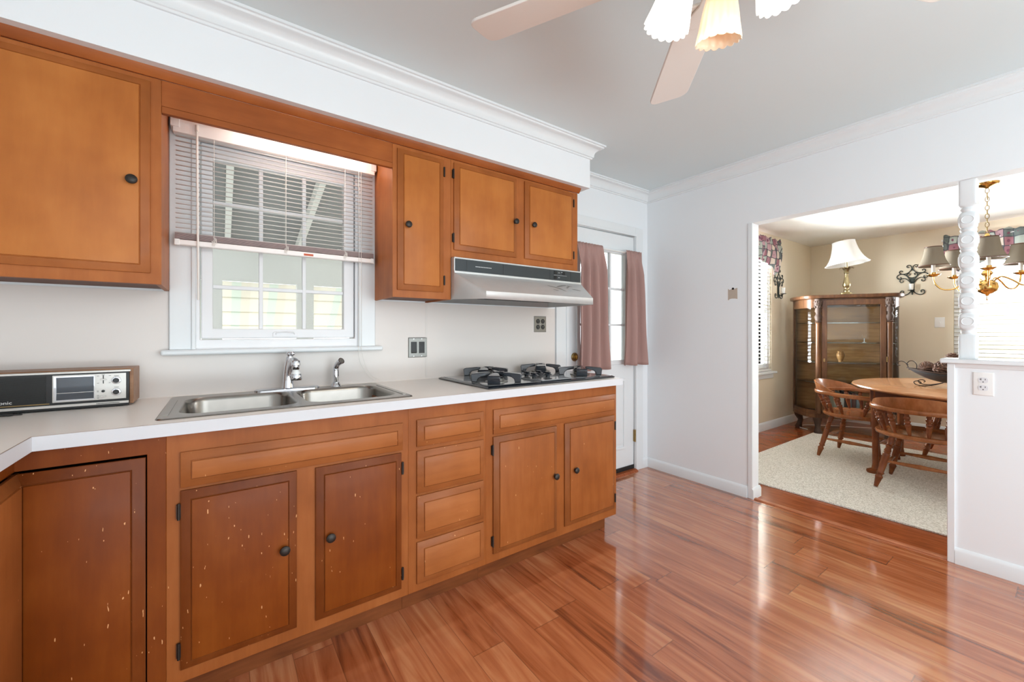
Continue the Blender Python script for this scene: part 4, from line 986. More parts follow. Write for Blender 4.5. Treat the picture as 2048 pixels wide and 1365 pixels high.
for k in range(5):
    a = math.radians(117.6-72*k)
    R_ = Matrix.Rotation(a, 4, 'Z') @ Matrix.Translation((0,0,fz)) @ Matrix.Rotation(math.radians(-13), 4, 'X')
    mb = MB(); mb.M = R_
    L0, L1 = 0.19, 0.668
    w0, w1 = 0.056, 0.070
    ol = [(L0,-w0),(L0+0.02,-w0-0.004)]
    ol += [(L1-0.05,-w1)] + [(L1-0.03+0.03*math.sin(t*PI/2/4), -w1+0.03-0.03*math.cos(t*PI/2/4)) for t in range(5)] + [(L1-0.03+0.03*math.cos(t*PI/2/4), w1-0.03+0.03*math.sin(t*PI/2/4)) for t in range(5)] + [(L1-0.05, w1),(L0+0.02,w0+0.004),(L0,w0)]
    mb.prism(ol, 'z', -0.004, 0.004)
    bo = fn.part('blade', mb, M['fan'], bev=0.0015)
    ib = MB(); ib.M = Matrix.Rotation(a, 4, 'Z') @ Matrix.Translation((0,0,fz)) @ Matrix.Rotation(math.radians(-13), 4, 'X')
    ib.prism([(0.10,-0.018),(0.19,-0.02),(0.235,-0.045),(0.27,-0.04),(0.28,0),(0.27,0.04),(0.235,0.045),(0.19,0.02),(0.10,0.018)], 'z', -0.010, -0.0045)
    fn.part('blade_iron', ib, M['fan'], bo, bev=0.002)
CR, CS = math.cos(math.radians(35.537)), math.sin(math.radians(35.537))
def view_dir(deg):
    """plan angle measured from the direction to the right of the view"""
    a = math.radians(deg); rt, fw = math.cos(a), math.sin(a)
    return Vector((fw*CS+rt*CR, fw*CR-rt*CS, 0))
shade_pts = []
for k, (deg, lit, rf_) in enumerate(((150,1,1.0),(77,0,0.84),(-14,1,0.72),(-80,1,0.9),(-145,0,1.0))):
    dv_ = view_dir(deg)*rf_
    top = Vector((0,0,-0.332))+dv_*0.094; axis = (Vector((0,0,-1))*0.95+dv_*0.31).normalized()
    q = Vector((0,0,1)).rotation_difference(axis).to_matrix().to_4x4()
    soc = MB().tube(spline([dv_*0.06+Vector((0,0,-0.385)), dv_*0.088+Vector((0,0,-0.362)), top+dv_*0.002, top+axis*0.035],4), 0.010, 10)
    so = fn.part('lamp_arm', soc, M['fan'])
    sh = MB(); sh.M = Matrix.Translation(top+axis*0.030) @ q
    n_ = 96; prof = [(0.016,0.0),(0.022,0.004),(0.030,0.020),(0.036,0.045),(0.041,0.070),(0.0445,0.092),(0.0485,0.112),(0.051,0.122)]
    rings = []
    for r, z in prof:
        e = z/0.122
        rings.append([((r*(1+0.035*min(1,e*3)*math.cos(16*2*PI*i/n_)))*math.cos(2*PI*i/n_), (r*(1+0.035*min(1,e*3)*math.cos(16*2*PI*i/n_)))*math.sin(2*PI*i/n_), z+(0.0045*abs(math.cos(8*2*PI*i/n_)) if e > 0.99 else 0)) for i in range(n_)])
    sh.loft(rings, True, False)
    o = fn.part('glass_shade', sh, M['fanlit'] if lit else M['fandim'], so, smooth=60, label='glowing ribbed glass shade' if lit else 'cream ribbed glass shade with a faint added glow')
    md = o.modifiers.new('thick', 'SOLIDIFY'); md.thickness = 0.002
    if lit:
        ld = bpy.data.lights.new('fan_bulb', 'POINT'); ld.energy = 1.5; ld.color = (1.0,0.95,0.88); ld.shadow_soft_size = 0.03
        lo = bpy.data.objects.new('fan_bulb', ld); COL.objects.link(lo); lo.location = Vector((FXc,FYc,CZ))+top+axis*0.165
ch = MB()
for dx_ in (-0.02, 0.022): ch.tube([(dx_,-0.03,-0.405),(dx_*1.6,-0.035,-0.47)], 0.001, 5)
fn.part('pull_chain', ch, M['brass'])

# ================================================================== TURNED POST
pz0, pz1 = HW+0.024, ZH
po = Thing('turned_post', 'white turned post with oval medallions on the half wall ledge', 'post', (XB+0.048, -1.907, pz0))
px_, py_ = XB+0.048, -1.907
prof = [(0.0005,0.0325,8),(0.118,0.0325,8),(0.124,0.029,3),(0.128,0.0255,2.2),(0.133,0.0285,2),(0.139,0.0285,2),(0.144,0.0245,2)]
cents = [1.244,1.348,1.4535,1.558,1.661,1.763]
for c in cents:
    z = c-pz0
    prof += [(z-0.042,0.0265,2.2),(z-0.038,0.0290,3),(z-0.030,0.0318,5),(z-0.018,0.0328,6),(z,0.0332,6),(z+0.018,0.0328,6),(z+0.030,0.0318,5),(z+0.038,0.0290,3),(z+0.042,0.0265,2.2),(z+0.046,0.0300,2.2),(z+0.052,0.0312,2.2),(z+0.058,0.0300,2.2)]
prof += [(1.828-pz0,0.0255,2.2),(1.834-pz0,0.0285,3),(1.840-pz0,0.0325,8),(pz1-pz0-0.0005,0.0325,8)]
prof = [p_ for i, p_ in enumerate(prof) if i == 0 or p_[0] > prof[i-1][0]]
po.part('shaft', MB().loft([[(px_+q[0], py_+q[1], pz0+z) for q in superell(h, h, n, 32)] for z, h, n in prof]), M['trim'], smooth=50)
for c in cents:
    md_ = MB()
    for sx, sy in ((-1,0),(0,1),(0,-1),(1,0)):
        R_ = []
        for s_, dd in ((1.0,-0.001),(0.97,0.0024),(0.88,0.0026),(0.83,0.0012)):
            R_.append([(px_+sx*(0.0332+dd)+(0 if sx else 0.0235*s_*math.cos(2*PI*i/28)), py_+sy*(0.0332+dd)+(0 if sy else 0.0235*s_*math.cos(2*PI*i/28)), c+0.0225*s_*math.sin(2*PI*i/28)) for i in range(28)])
        md_.loft(R_, False, True)
    po.part('medallion', md_, M['trim'])

# ================================================================== DINING ROOM
single('rug', MB().box(3.432, 5.66, -3.40, -0.402, 0.0004, 0.012), M['rug'], 'cream looped wool rug under the dining table and chairs', 'rug', base=(4.55,-1.9,0.0), bev=0.003)
RZ = 0.0122
def turned(prof, p0, p1, n=16):
    """lathe (t, r) profile along the line p0->p1"""
    p0, p1 = Vector(p0), Vector(p1)
    return MB().tube([p0+(p1-p0)*t for t, r in prof], [r for t, r in prof], n)
LEG = [(0,0.012),(0.17,0.0215),(0.185,0.024),(0.20,0.0235),(0.225,0.0165),(0.245,0.0175),(0.262,0.024),(0.275,0.0235),(0.29,0.019),(0.45,0.0225),(0.60,0.0225),(0.635,0.0235),(0.65,0.0185),(0.665,0.0235),(0.68,0.0185),(0.695,0.0225),(0.75,0.0165),(0.785,0.0215),(0.80,0.0165),(0.815,0.0215),(0.83,0.017),(0.90,0.0205),(1,0.018)]
SPN = [(0,0.0085),(0.30,0.0145),(0.47,0.0185),(0.50,0.0195),(0.52,0.0145),(0.55,0.0125),(0.59,0.0165),(0.63,0.0185),(0.66,0.0135),(0.70,0.0125),(0.76,0.018),(0.82,0.019),(0.86,0.013),(0.90,0.0155),(1,0.011)]
STR = [(0,0.008),(0.12,0.010),(0.42,0.015),(0.5,0.017),(0.58,0.015),(0.88,0.010),(1,0.008)]
def make_chair(label):
    t = Thing('captains_chair', label, 'chair', (0,0,0), group='maple captain chairs around the dining table', world=False)
    zs = 0.403
    # saddled round seat
    rings = []
    N_ = 48
    def so_(s_, z): 
        out = []
        for i in range(N_):
            a = 2*PI*i/N_; c, s2 = math.cos(a), math.sin(a)
            out.append((0.284*s_*math.copysign(abs(c)**0.82, c), (0.25 if s2 > 0 else 0.255)*s_*math.copysign(abs(s2)**0.88, s2), z))
        return out
    seat = MB().loft([so_(0.90,zs-0.018), so_(0.985,zs-0.006), so_(1.0,zs+0.006), so_(0.985,zs+0.016), so_(0.93,zs+0.020), so_(0.80,zs+0.013), so_(0.5,zs+0.005), so_(0.1,zs+0.004)])
    t.part('seat', seat, M['maple'], smooth=50)
    foot = {}
    for sx in (-1, 1):
        for sy in (-1, 1):
            p1 = (sx*0.155, sy*0.150, zs-0.012); p0 = (sx*0.238, sy*(0.232 if sy < 0 else 0.225), 0.0)
            foot[(sx,sy)] = (Vector(p0), Vector(p1))
            t.part('leg', turned(LEG, p0, p1), M['mapledk'], smooth=50)
    at = lambda k, f: foot[k][0]+(foot[k][1]-foot[k][0])*f
    for sx in (-1, 1): t.part('stretcher', turned(STR, at((sx,-1),0.42), at((sx,1),0.42), 12), M['maple'], smooth=60)
    t.part('stretcher', turned(STR, at((-1,-1),0.50), at((1,-1),0.50), 12), M['maple'], smooth=60)
    t.part('stretcher', turned(STR, at((-1,1),0.50), at((1,1),0.50), 12), M['maple'], smooth=60)
    # bent arm rail: horseshoe open to the front (+y)
    za = 0.604
    def hs(n=40, r=0.285):
        out = []
        for i in range(n+1):
            a = PI*(1.0+i/n)
            out.append(Vector((r*math.cos(a), -0.035+ (r-0.015)*math.sin(a), 0)))
        L_ = [Vector((-r+0.012, 0.21, 0)), Vector((-r+0.002, 0.15, 0)), Vector((-r, 0.05, 0))]
        R_ = [Vector((r, 0.05, 0)), Vector((r-0.002, 0.15, 0)), Vector((r-0.012, 0.21, 0))]
        return L_+out+R_
    path = hs(); rings = []
    for i, p_ in enumerate(path):
        t_ = (path[min(i+1,len(path)-1)]-path[max(i-1,0)]).normalized(); nrm = Vector((t_.y, -t_.x, 0))
        f = i/(len(path)-1); wd_ = 0.027+0.010*max(0, 1-min(f,1-f)*9); wd_ = wd_ if 0.02 < f < 0.98 else 0.022
        zz = za - 0.012*max(0, 1-min(f,1-f)*6)
        sec = [(-wd_,-0.013),(-wd_+0.004,-0.016),(wd_-0.004,-0.016),(wd_,-0.012),(wd_,0.010),(wd_-0.005,0.015),(-wd_+0.005,0.015),(-wd_,0.010)]
        rings.append([tuple(p_+nrm*a_+Vector((0,0,zz+b_))) for a_, b_ in sec])
    t.part('arm_rail', MB().loft(rings), M['maple'], smooth=50)
    # raised crest over the back, ends sloping down to the rail
    rings = []; n_ = 40
    for i in range(n_+1):
        f = i/n_; a = PI*(1.07+0.86*f)
        hgt = 0.088*max(0.02, math.sin(PI*f))**0.72
        lean = 0.050*hgt/0.1
        row = []
        for z, off in ((0.0,0.012),(0.35,0.010),(0.8,0.009),(1.0,0.006),(1.0,-0.006),(0.8,-0.010),(0.35,-0.012),(0.0,-0.014)):
            r = 0.285+off+lean*z*0.55
            row.append((r*math.cos(a), -0.035+(r-0.015)*math.sin(a), za+0.014+hgt*z))
        rings.append(row)
    t.part('crest', MB().loft(rings), M['maple'], smooth=50)
    for a_deg in (188, 212, 236, 258, 282, 304, 328, 352):
        a = math.radians(a_deg)
        p1 = Vector((0.282*math.cos(a), -0.035+0.268*math.sin(a), za-0.012)); p0 = Vector((0.236*math.cos(a), -0.012+0.222*math.sin(a), zs+0.012))
        t.part('spindle', turned(SPN, p0, p1, 14), M['mapledk'], smooth=50)
    for sx in (-1, 1):
        t.part('spindle', turned(SPN, (sx*0.228, 0.105, zs+0.012), (sx*0.278, 0.165, za-0.024), 14), M['mapledk'], smooth=50)
    return t
c1 = make_chair('maple captain chair in front of the china cabinet, at the left end of the table')
c1.o.location = (4.865, -1.022, RZ+0.004); c1.o.rotation_euler = (0,0,PI-0.05)
c2 = copy_tree(c1.o); c2['label'] = 'maple captain chair nearest the kitchen, its back partly hidden by the half wall'
c2.location = (4.300, -1.562, RZ+0.004); c2.rotation_euler = (0,0,-PI/2+0.02)
c3 = copy_tree(c1.o); c3['label'] = 'maple captain chair on the far side of the table, mostly hidden behind the near chair'
c3.location = (5.610, -1.600, RZ+0.004); c3.rotation_euler = (0,0,PI/2+0.06)

# oval table
TX, TY, TZ = 4.875, -1.95, 0.742
tb = Thing('dining_table', 'oval maple dining table with dark apron and slender legs on the rug', 'table', (TX, TY, RZ), world=False)
def ov(sx, sy, z, n=72): return [(sx*math.cos(2*PI*i/n), sy*math.sin(2*PI*i/n), z-RZ) for i in range(n)]
hx_, hy_ = 0.865, 0.955
tb.part('tabletop', MB().loft([ov(hx_-0.03,hy_-0.03,TZ-0.030), ov(hx_-0.010,hy_-0.010,TZ-0.026), ov(hx_,hy_,TZ-0.014), ov(hx_-0.004,hy_-0.004,TZ-0.004), ov(hx_-0.016,hy_-0.016,TZ)]), M['table'], smooth=40)
ap = MB()
for r in ((-0.44,0.44,-0.74,-0.72),(-0.44,0.44,0.72,0.74),(-0.44,-0.42,-0.74,0.74),(0.42,0.44,-0.74,0.74)): ap.box(*r, 0.612-RZ, TZ-0.030-RZ)
apo = tb.part('apron', ap, M['tapron'], bev=0.002)
for yy in (0.20, -0.2):
    kr = MB(); kr.M = Matrix.Translation((-0.440, yy, 0.665-RZ)) @ Matrix.Rotation(-PI/2, 4, 'Y'); kr.lathe([(0.020,0),(0.020,0.003),(0.016,0.004),(0.012,0.010),(0.014,0.016),(0.0001,0.019)], n=18)
    tb.part('pull_knob', kr, M['iron'], apo)
for sx in (-1, 1):
    for sy in (-1, 1):
        x, y = sx*0.405, sy*0.715
        pr_ = [(0.042,0.0,0),(0.046,0.012,0),(0.044,0.022,0),(0.026,0.036,0),(0.021,0.07,0),(0.022,0.25,0),(0.027,0.45,0),(0.033,0.56,0),(0.036,0.60,0),(0.036,0.70,0)]
        lg = MB().loft([[(x+sx*(0.012 if z < 0.035 else 0)+r*math.cos(2*PI*i/20), y+sy*(0.012 if z < 0.035 else 0)+r*math.sin(2*PI*i/20), z) for i in range(20)] for r, z, _ in pr_])
        tb.part('leg', lg, M['mapledk'], smooth=50)

# woven boat-shaped bowl of pine cones
BX, BY, BZ = 4.790, -1.675, TZ
bw = Thing('boat_bowl', 'dark woven boat-shaped bowl with scrolled wire handles on the table', 'bowl', (BX, BY, BZ), rz=PI/2, world=False)
rings = []; n_ = 30; Lh = 0.305
for i in range(n_+1):
    f = -1+2*i/n_; wv = 0.105*max(0.02, 1-abs(f)**2.2); dp = 0.082*max(0.03, 1-abs(f)**2.6); zr = 0.112+0.030*f*f
    rings.append([(Lh*f, wv*math.sin(a), zr-dp*math.cos(a)) for a in [(-PI/2+PI*k/12) for k in range(13)]])
b_ = MB().loft(rings, closed=False)
bo = bw.part('basket', b_, M['rattan'], smooth=60)
md = bo.modifiers.new('thick', 'SOLIDIFY'); md.thickness = 0.006
rm = MB()
for s_ in (-1, 1): rm.tube([(Lh*f, s_*0.105*max(0.02,1-abs(f)**2.2), 0.113+0.030*f*f) for f in [-1+2*i/24 for i in range(25)]], 0.0055, 8)
bw.part('rim_binding', rm, M['oakdk'], bo, label='brown bound rim')
wi = MB()
for sx in (-1, 1):
    for sy in (-1, 1):
        wi.tube(spline([(sx*0.09,sy*0.02,0.034),(sx*0.13,sy*0.05,0.018),(sx*0.185,sy*0.07,0.004),(sx*0.235,sy*0.075,0.010),(sx*0.250,sy*0.075,0.032),(sx*0.225,sy*0.075,0.042),(sx*0.207,sy*0.075,0.030),(sx*0.217,sy*0.075,0.022)], 5), 0.0035, 7)
bw.part('wire_stand', wi, M['iron'])
for sx in (-1, 1):
    hn = MB()
    hn.tube(spline([(sx*0.292,0,0.126),(sx*0.302,0,0.160),(sx*0.318,0,0.187),(sx*0.345,0,0.196),(sx*0.368,0,0.180),(sx*0.363,0,0.160),(sx*0.347,0,0.160)], 5), 0.0032, 7)
    hn.tube(spline([(sx*0.250,0,0.118),(sx*0.246,0,0.170),(sx*0.266,0,0.200),(sx*0.290,0,0.200),(sx*0.306,0,0.178),(sx*0.298,0,0.166)], 5), 0.0032, 7)
    bw.part('scroll_handle', hn, M['iron'])
# pine cones, each one an object
def cone_mesh():
    mb = MB(); mb.lathe([(0.001,-0.052),(0.014,-0.046),(0.021,-0.01),(0.016,0.036),(0.001,0.056)], n=10)
    k = 0
    for i in range(64):
        t = i/63.0; z = -0.046+0.098*t; a = i*2.39996
        r = 0.042*math.sin(PI*min(1,(0.12+t*0.86)))**0.7; l = max(0.006, r)
        up = 0.35+0.5*t
        p0 = Vector((0.012*math.cos(a), 0.012*math.sin(a), z)); d = Vector((math.cos(a), math.sin(a), up)).normalized()
        sd_ = Vector((-math.sin(a), math.cos(a), 0)); nn = d.cross(sd_)
        tip = p0+d*l; w_ = 0.0085*(0.5+0.5*math.sin(PI*t))+0.002
        mb.add([p0-sd_*0.003, p0+sd_*0.003, tip+sd_*w_, tip-sd_*w_, tip+d*0.004+nn*0.002, tip+sd_*w_*0.8-nn*0.004, tip-sd_*w_*0.8-nn*0.004, p0-nn*0.004], [(0,1,2,4,3),(7,5,2,1),(0,3,6,7),(6,4,5),(3,4,6),(4,2,5),(7,6,5)])
    return mb
base_cone = link_mesh('pine_cone', cone_mesh(), M['cone'], smooth=0)
spots = [(0.190,0.0,0.150,1.35,1.45,'left-most pine cone, lying near the tip of the woven bowl'),(0.098,0.046,0.152,1.2,0.5,'big pine cone second from the bowl tip, in front of its neighbour'),(0.095,-0.048,0.152,0.9,2.6,'pine cone second from the bowl tip, on the far side'),(0.005,0.050,0.140,1.3,-0.3,'pine cone at the near rim by the bowl middle'),(0.040,0.000,0.218,0.4,1.0,'pine cone heaped highest beside the half wall edge'),(0.000,-0.050,0.140,1.0,0.3,'pine cone at the far rim by the bowl middle, beside the half wall edge'),(-0.095,0.045,0.145,1.0,-1.4,'pine cone at the near side of the bowl, behind the half wall edge'),(-0.095,-0.048,0.145,1.4,1.7,'pine cone at the far side of the bowl, hidden by the half wall'),(-0.188,0.0,0.148,0.9,0.2,'pine cone at the hidden right tip of the bowl')]
BM = Matrix.Translation((BX,BY,BZ)) @ Matrix.Rotation(PI/2, 4, 'Z')
for i, (x, y, z, tl, rz_, lab) in enumerate(spots):
    o = base_cone if i == 0 else base_cone.copy()
    if i: COL.objects.link(o)
    o.location = BM @ Vector((x, y, z)); o.rotation_euler = (tl, 0, rz_)
    tag(o, lab, 'pine cone', 'pine cones in the woven bowl')

# ------------------------------------------------------------------ bow-sided china cabinet across the corner
CT = 1.620
cbx, cby, crz = 6.007, -0.629, -PI/3
cb = Thing('china_cabinet', 'oak china cabinet with curved glass sides standing across the dining room corner', 'china cabinet', (cbx, cby, 0.0), rz=crz, world=False)
def side_curve(s_, ins=0.0, n=14):
    """quarter-ellipse plan of one bowed side, from front column to back post"""
    return [(s_*(0.335+(0.165-ins)*math.sin(PI/2*k/n)), 0.19-(0.38-ins)*math.cos(PI/2*k/n)) for k in range(n+1)]
def plan(ins=0.0):
    r = side_curve(1, ins); l = side_curve(-1, ins)
    return l[::-1] + r     # back-left .. front .. back-right
def slab(z0, z1, ins=0.0):
    return MB().prism(plan(ins), 'z', z0, z1)
top = MB()
def plan_out(o_): 
    return [(x*(1+o_/0.45), y-(o_ if y < 0.18 else 0)) for x, y in plan()]
top.loft([[(x,y,CT-0.045) for x, y in plan_out(0.004)], [(x,y,CT-0.036) for x, y in plan_out(0.026)], [(x,y,CT-0.008) for x, y in plan_out(0.030)], [(x,y,CT) for x, y in plan_out(0.024)]])
cb.part('top_board', top, M['oak'], smooth=40)
def band(z0, z1, mat, name, ins=0.004, th=0.018):
    o1 = plan(ins); i1 = plan(ins+th)
    mb = MB().loft([[(x,y,z0) for x,y in o1],[(x,y,z1) for x,y in o1],[(x,y,z1) for x,y in i1],[(x,y,z0) for x,y in i1],[(x,y,z0) for x,y in o1]], False, False, closed=False)
    return cb.part(name, mb, mat, smooth=40)
band(1.475, CT-0.045, M['oak'], 'frieze')
cb.part('base', slab(0.185, 0.235, 0.0), M['oak'], smooth=40, bev=0.004)
band(0.235, 0.275, M['oak'], 'lower_rail')
cb.part('back_panel', MB().box(-0.490, 0.490, 0.178, 0.192, 0.2, CT-0.045), M['oakback'])
for s_ in (-1, 1):
    x = s_*0.484; cb.part('back_post', MB().box(x-0.016, x+0.016, 0.150, 0.190, 0.22, CT-0.045), M['oak'], bev=0.003)
    # column with carved capital
    cx_ = s_*0.322
    co = cb.part('column', MB().lathe([(0.026,0.235),(0.030,0.25),(0.026,0.27),(0.026,1.28),(0.030,1.292),(0.026,1.302)], (cx_,-0.196,0), 20), M['oak'])
    cap = MB().lathe([(0.026,1.30),(0.036,1.312),(0.026,1.322),(0.034,1.345),(0.038,1.37),(0.026,1.392),(0.024,1.41),(0.036,1.43),(0.030,1.46),(0.040,1.50),(0.044,1.53),(0.038,1.575)], (cx_,-0.200,0), 20)
    for k in range(14):
        a = 2*PI*k/14
        cap.sphere((cx_+0.036*math.cos(a), -0.200+0.036*math.sin(a), 1.495+0.018*math.sin(5*a)), 0.010, 8, 6, 1.6)
        cap.sphere((cx_+0.039*math.cos(a+0.2), -0.200+0.039*math.sin(a+0.2), 1.540), 0.009, 8, 6, 1.4)
    cb.part('carved_capital', cap, M['oakdk'], co, smooth=60, label='dark carved capital')
    gl = MB(); c_ = side_curve(s_, 0.010)[1:-1]
    gl.loft([[(x,y,0.275) for x,y in c_],[(x,y,1.475) for x,y in c_]], closed=False)
    cb.part('side_glass', gl, M['cabglass'], smooth=60)
    # front leg with claw foot
    lg = MB()
    for z, r, dy in (): pass
    pr_ = [(0.0,0.040,-0.030),(0.020,0.044,-0.030),(0.045,0.036,-0.022),(0.085,0.026,-0.008),(0.130,0.034,-0.004),(0.165,0.043,-0.002),(0.186,0.045,0.0)]
    lg.loft([[(cx_+r*math.cos(2*PI*i/20), -0.165+dy+r*math.sin(2*PI*i/20), z) for i in range(20)] for z, r, dy in pr_])
    for k in (-1,0,1): lg.sphere((cx_+0.022*k, -0.165-0.055+0.010*abs(k), 0.016), 0.016, 10, 8)
    cb.part('leg', lg, M['oakdk'], smooth=50)
    pr_ = [(0.0,0.036,0.0),(0.02,0.040,-0.004),(0.05,0.030,0.006),(0.10,0.028,0.02),(0.15,0.040,0.0),(0.186,0.046,-0.004)]
    l2 = MB().loft([[(s_*0.450-s_*dy+r*math.cos(2*PI*i/18), 0.130+r*math.sin(2*PI*i/18), z) for i in range(18)] for z, r, dy in pr_])
    cb.part('leg', l2, M['oakdk'], smooth=50)
dx_ = 0.292
df = MB().grid([-dx_, -dx_+0.052, dx_-0.052, dx_], [0.245, 0.300, 1.500, 1.560], in_rect((-dx_+0.052, dx_-0.052, 0.300, 1.500)), -0.212, -0.188)
dro = cb.part('door', df, M['oak'], bev=0.004)
cb.part('door_glass', MB().box(-dx_+0.050, dx_-0.050, -0.202, -0.199, 0.298, 1.502), M['cabglass'], dro)
kh = MB(); kh.M = Matrix.Translation((-dx_+0.024, -0.212, 0.865)) @ Matrix.Rotation(PI/2,4,'X'); kh.loft([[(q[0],q[1],0) for q in rrect(0,0,0.008,0.020,0.0078,5)],[(q[0],q[1],0.002) for q in rrect(0,0,0.007,0.019,0.0068,5)]])
cb.part('keyhole_plate', kh, M['oldbrass'], dro)
for z in (0.55, 0.90, 1.30): pass
cb.part('door_hinge', MB().box(dx_-0.002, dx_+0.006, -0.216, -0.205, 0.86, 0.92), M['oldbrass'], dro)
for z in (0.600, 0.835, 1.065, 1.295):
    s_ = MB().prism(plan(0.030), 'z', z-0.004, z+0.004)
    cb.part('glass_shelf', s_, plain('green_glass_shelf', rgb(150,166,158), 0.1, var=0.02) if False else pane_mat('shelf_glass', 0.6, (0.62,0.74,0.70,1)), smooth=30)
CM = Matrix.Translation((cbx,cby,0)) @ Matrix.Rotation(crz,4,'Z')
# things on its shelves
v = Thing('vase', 'small brown two handled vase on a glass shelf inside the china cabinet', 'vase', tuple(CM @ Vector((-0.075,-0.05,0.8395))), world=False)
v.part('body', MB().lathe([(0.001,0),(0.022,0.0),(0.020,0.006),(0.026,0.03),(0.040,0.070),(0.038,0.095),(0.026,0.112),(0.030,0.126),(0.026,0.126),(0.022,0.112)], n=24, cap1=False), M['oakback'], smooth=60)
hn = MB()
for s_ in (-1,1): hn.tube(spline([(s_*0.028,0,0.118),(s_*0.046,0,0.120),(s_*0.050,0,0.100),(s_*0.039,0,0.088)],4), 0.0035, 7)
v.part('handle', hn, M['oakback'])
g = Thing('stem_glass', 'small clear stemmed glass on the middle shelf of the china cabinet', 'glass', tuple(CM @ Vector((0.150,-0.03,1.0695))), world=False)
g.part('bowl', MB().lathe([(0.004,0.045),(0.018,0.055),(0.022,0.075),(0.019,0.092)], n=20, cap1=False), M['pane'], smooth=60)
g.part('stem', MB().lathe([(0.018,0),(0.018,0.002),(0.004,0.006),(0.0035,0.046)], n=16), M['lens'], smooth=60)
bk_cols = [('cream',(220,214,200)),('dark green',(44,60,52)),('white',(228,228,226)),('black',(38,36,38)),('grey',(130,136,140)),('dark red',(104,46,40)),('pale blue',(150,166,180))]
xx = -0.155
for i, (nm, c) in enumerate(bk_cols):
    th = (0.030,0.024,0.034,0.040,0.022,0.036,0.028)[i]; hgt = (0.235,0.255,0.225,0.262,0.24,0.25,0.23)[i]
    b_ = Thing('book', f'{nm} book standing on the cabinet floor behind the left chair spindles', 'book', tuple(CM @ Vector((xx+th/2, -0.02, 0.2355))), rz=crz, group='books in the bottom of the china cabinet', world=False)
    b_.part('cover', MB().box(-th/2, -th/2+0.003, -0.09, 0.09, 0, hgt).box(th/2-0.003, th/2, -0.09, 0.09, 0, hgt).box(-th/2, th/2, -0.093, -0.09, 0, hgt), plain('book_cloth', rgb(*c), 0.6))
    b_.part('pages', MB().box(-th/2+0.003, th/2-0.003, -0.089, 0.086, 0.004, hgt-0.004), M['ivory'])
    xx += th+0.004
single('white_cable', MB().tube(spline([(5.80,-0.30,0.010),(5.84,-0.22,0.008),(5.93,-0.17,0.008),(6.08,-0.20,0.008),(6.30,-0.42,0.008),(6.55,-0.75,0.008),(6.70,-0.95,0.05),(6.74,-1.0,0.12)],8), 0.005, 8), M['wplast'], 'white cable curling on the wood floor under the china cabinet', 'cable', base=(6.1,-0.3,0.0), smooth=60)

# lamp on top of the cabinet
lx, ly = (CM @ Vector((0.0, 0.02, 0)))[:2]
lm = Thing('table_lamp', 'brass table lamp with tilted white bell shade on top of the china cabinet', 'lamp', (lx, ly, CT), world=False)
base = MB()
for h_, z in ((0.062,0.0),(0.062,0.014),(0.048,0.022),(0.046,0.034),(0.034,0.042)): pass
base.loft([[(q[0],q[1],z) for q in superell(h_,h_,5,32)] for h_, z in ((0.066,0.0005),(0.066,0.012),(0.054,0.020),(0.052,0.032),(0.036,0.040))])
lm.part('foot', base, M['abrass'])
lm.part('column', MB().lathe([(0.030,0.038),(0.024,0.055),(0.030,0.066),(0.024,0.078),(0.022,0.090),(0.036,0.108),(0.038,0.130),(0.030,0.165),(0.021,0.20),(0.017,0.24),(0.017,0.262),(0.026,0.268),(0.026,0.276),(0.018,0.284)], n=28), M['abrass'], smooth=50)
lf_ = MB()
for k in range(8):
    a = 2*PI*k/8; d_ = Vector((math.cos(a), math.sin(a), 0)); s_ = Vector((-math.sin(a), math.cos(a), 0)); rings = []
    for r, z, w_ in ((0.016,0.280,0.010),(0.026,0.305,0.013),(0.044,0.328,0.012),(0.062,0.330,0.009),(0.072,0.320,0.003)):
        c_ = d_*r+Vector((0,0,z)); rings.append([tuple(c_-s_*w_), tuple(c_+Vector((0,0,0.004))), tuple(c_+s_*w_), tuple(c_-Vector((0,0,0.003)))])
    lf_.loft(rings)
lm.part('leaf_cup', lf_, M['abrass'], smooth=60)
lm.part('socket', MB().lathe([(0.013,0.28),(0.013,0.40),(0.016,0.405),(0.016,0.44),(0.001,0.445)], n=18), M['abrass'])
T_ = Matrix.Translation((0,0,0.40)) @ Matrix.Rotation(math.radians(-7), 4, Vector((0.96, 0.27, 0))) @ Matrix.Translation((0,0,-0.40))
sh = MB(); sh.M = T_
n_ = 64
def bell(r): return [(r*(1+0.012*math.cos(8*2*PI*i/n_))*math.cos(2*PI*i/n_), r*(1+0.012*math.cos(8*2*PI*i/n_))*math.sin(2*PI*i/n_)) for i in range(n_)]
sh.loft([[(x,y,z) for x,y in bell(r)] for r, z in ((0.208,0.372),(0.203,0.380),(0.186,0.400),(0.164,0.435),(0.144,0.480),(0.128,0.530),(0.116,0.585),(0.109,0.630),(0.107,0.640))], False, False)
so = lm.part('lamp_shade', sh, M['shadew'], smooth=60)
for r, z in ((0.209,0.373),(0.108,0.639)):
    tr_ = MB(); tr_.M = T_
    tr_.tube([(r*math.cos(2*PI*i/48), r*math.sin(2*PI*i/48), z) for i in range(49)], 0.004, 8, False)
    lm.part('shade_trim', tr_, M['shadew'], so)
hp_ = MB(); hp_.M = T_
for s_ in (-1,1): hp_.tube(spline([(s_*0.018,0,0.41),(s_*0.055,0,0.48),(s_*0.05,0,0.58),(0,0,0.648)],5), 0.0025, 6)
hp_.lathe([(0.001,0.645),(0.006,0.648),(0.008,0.660),(0.004,0.668),(0.001,0.672)], n=12)
lm.part('harp', hp_, M['abrass'])

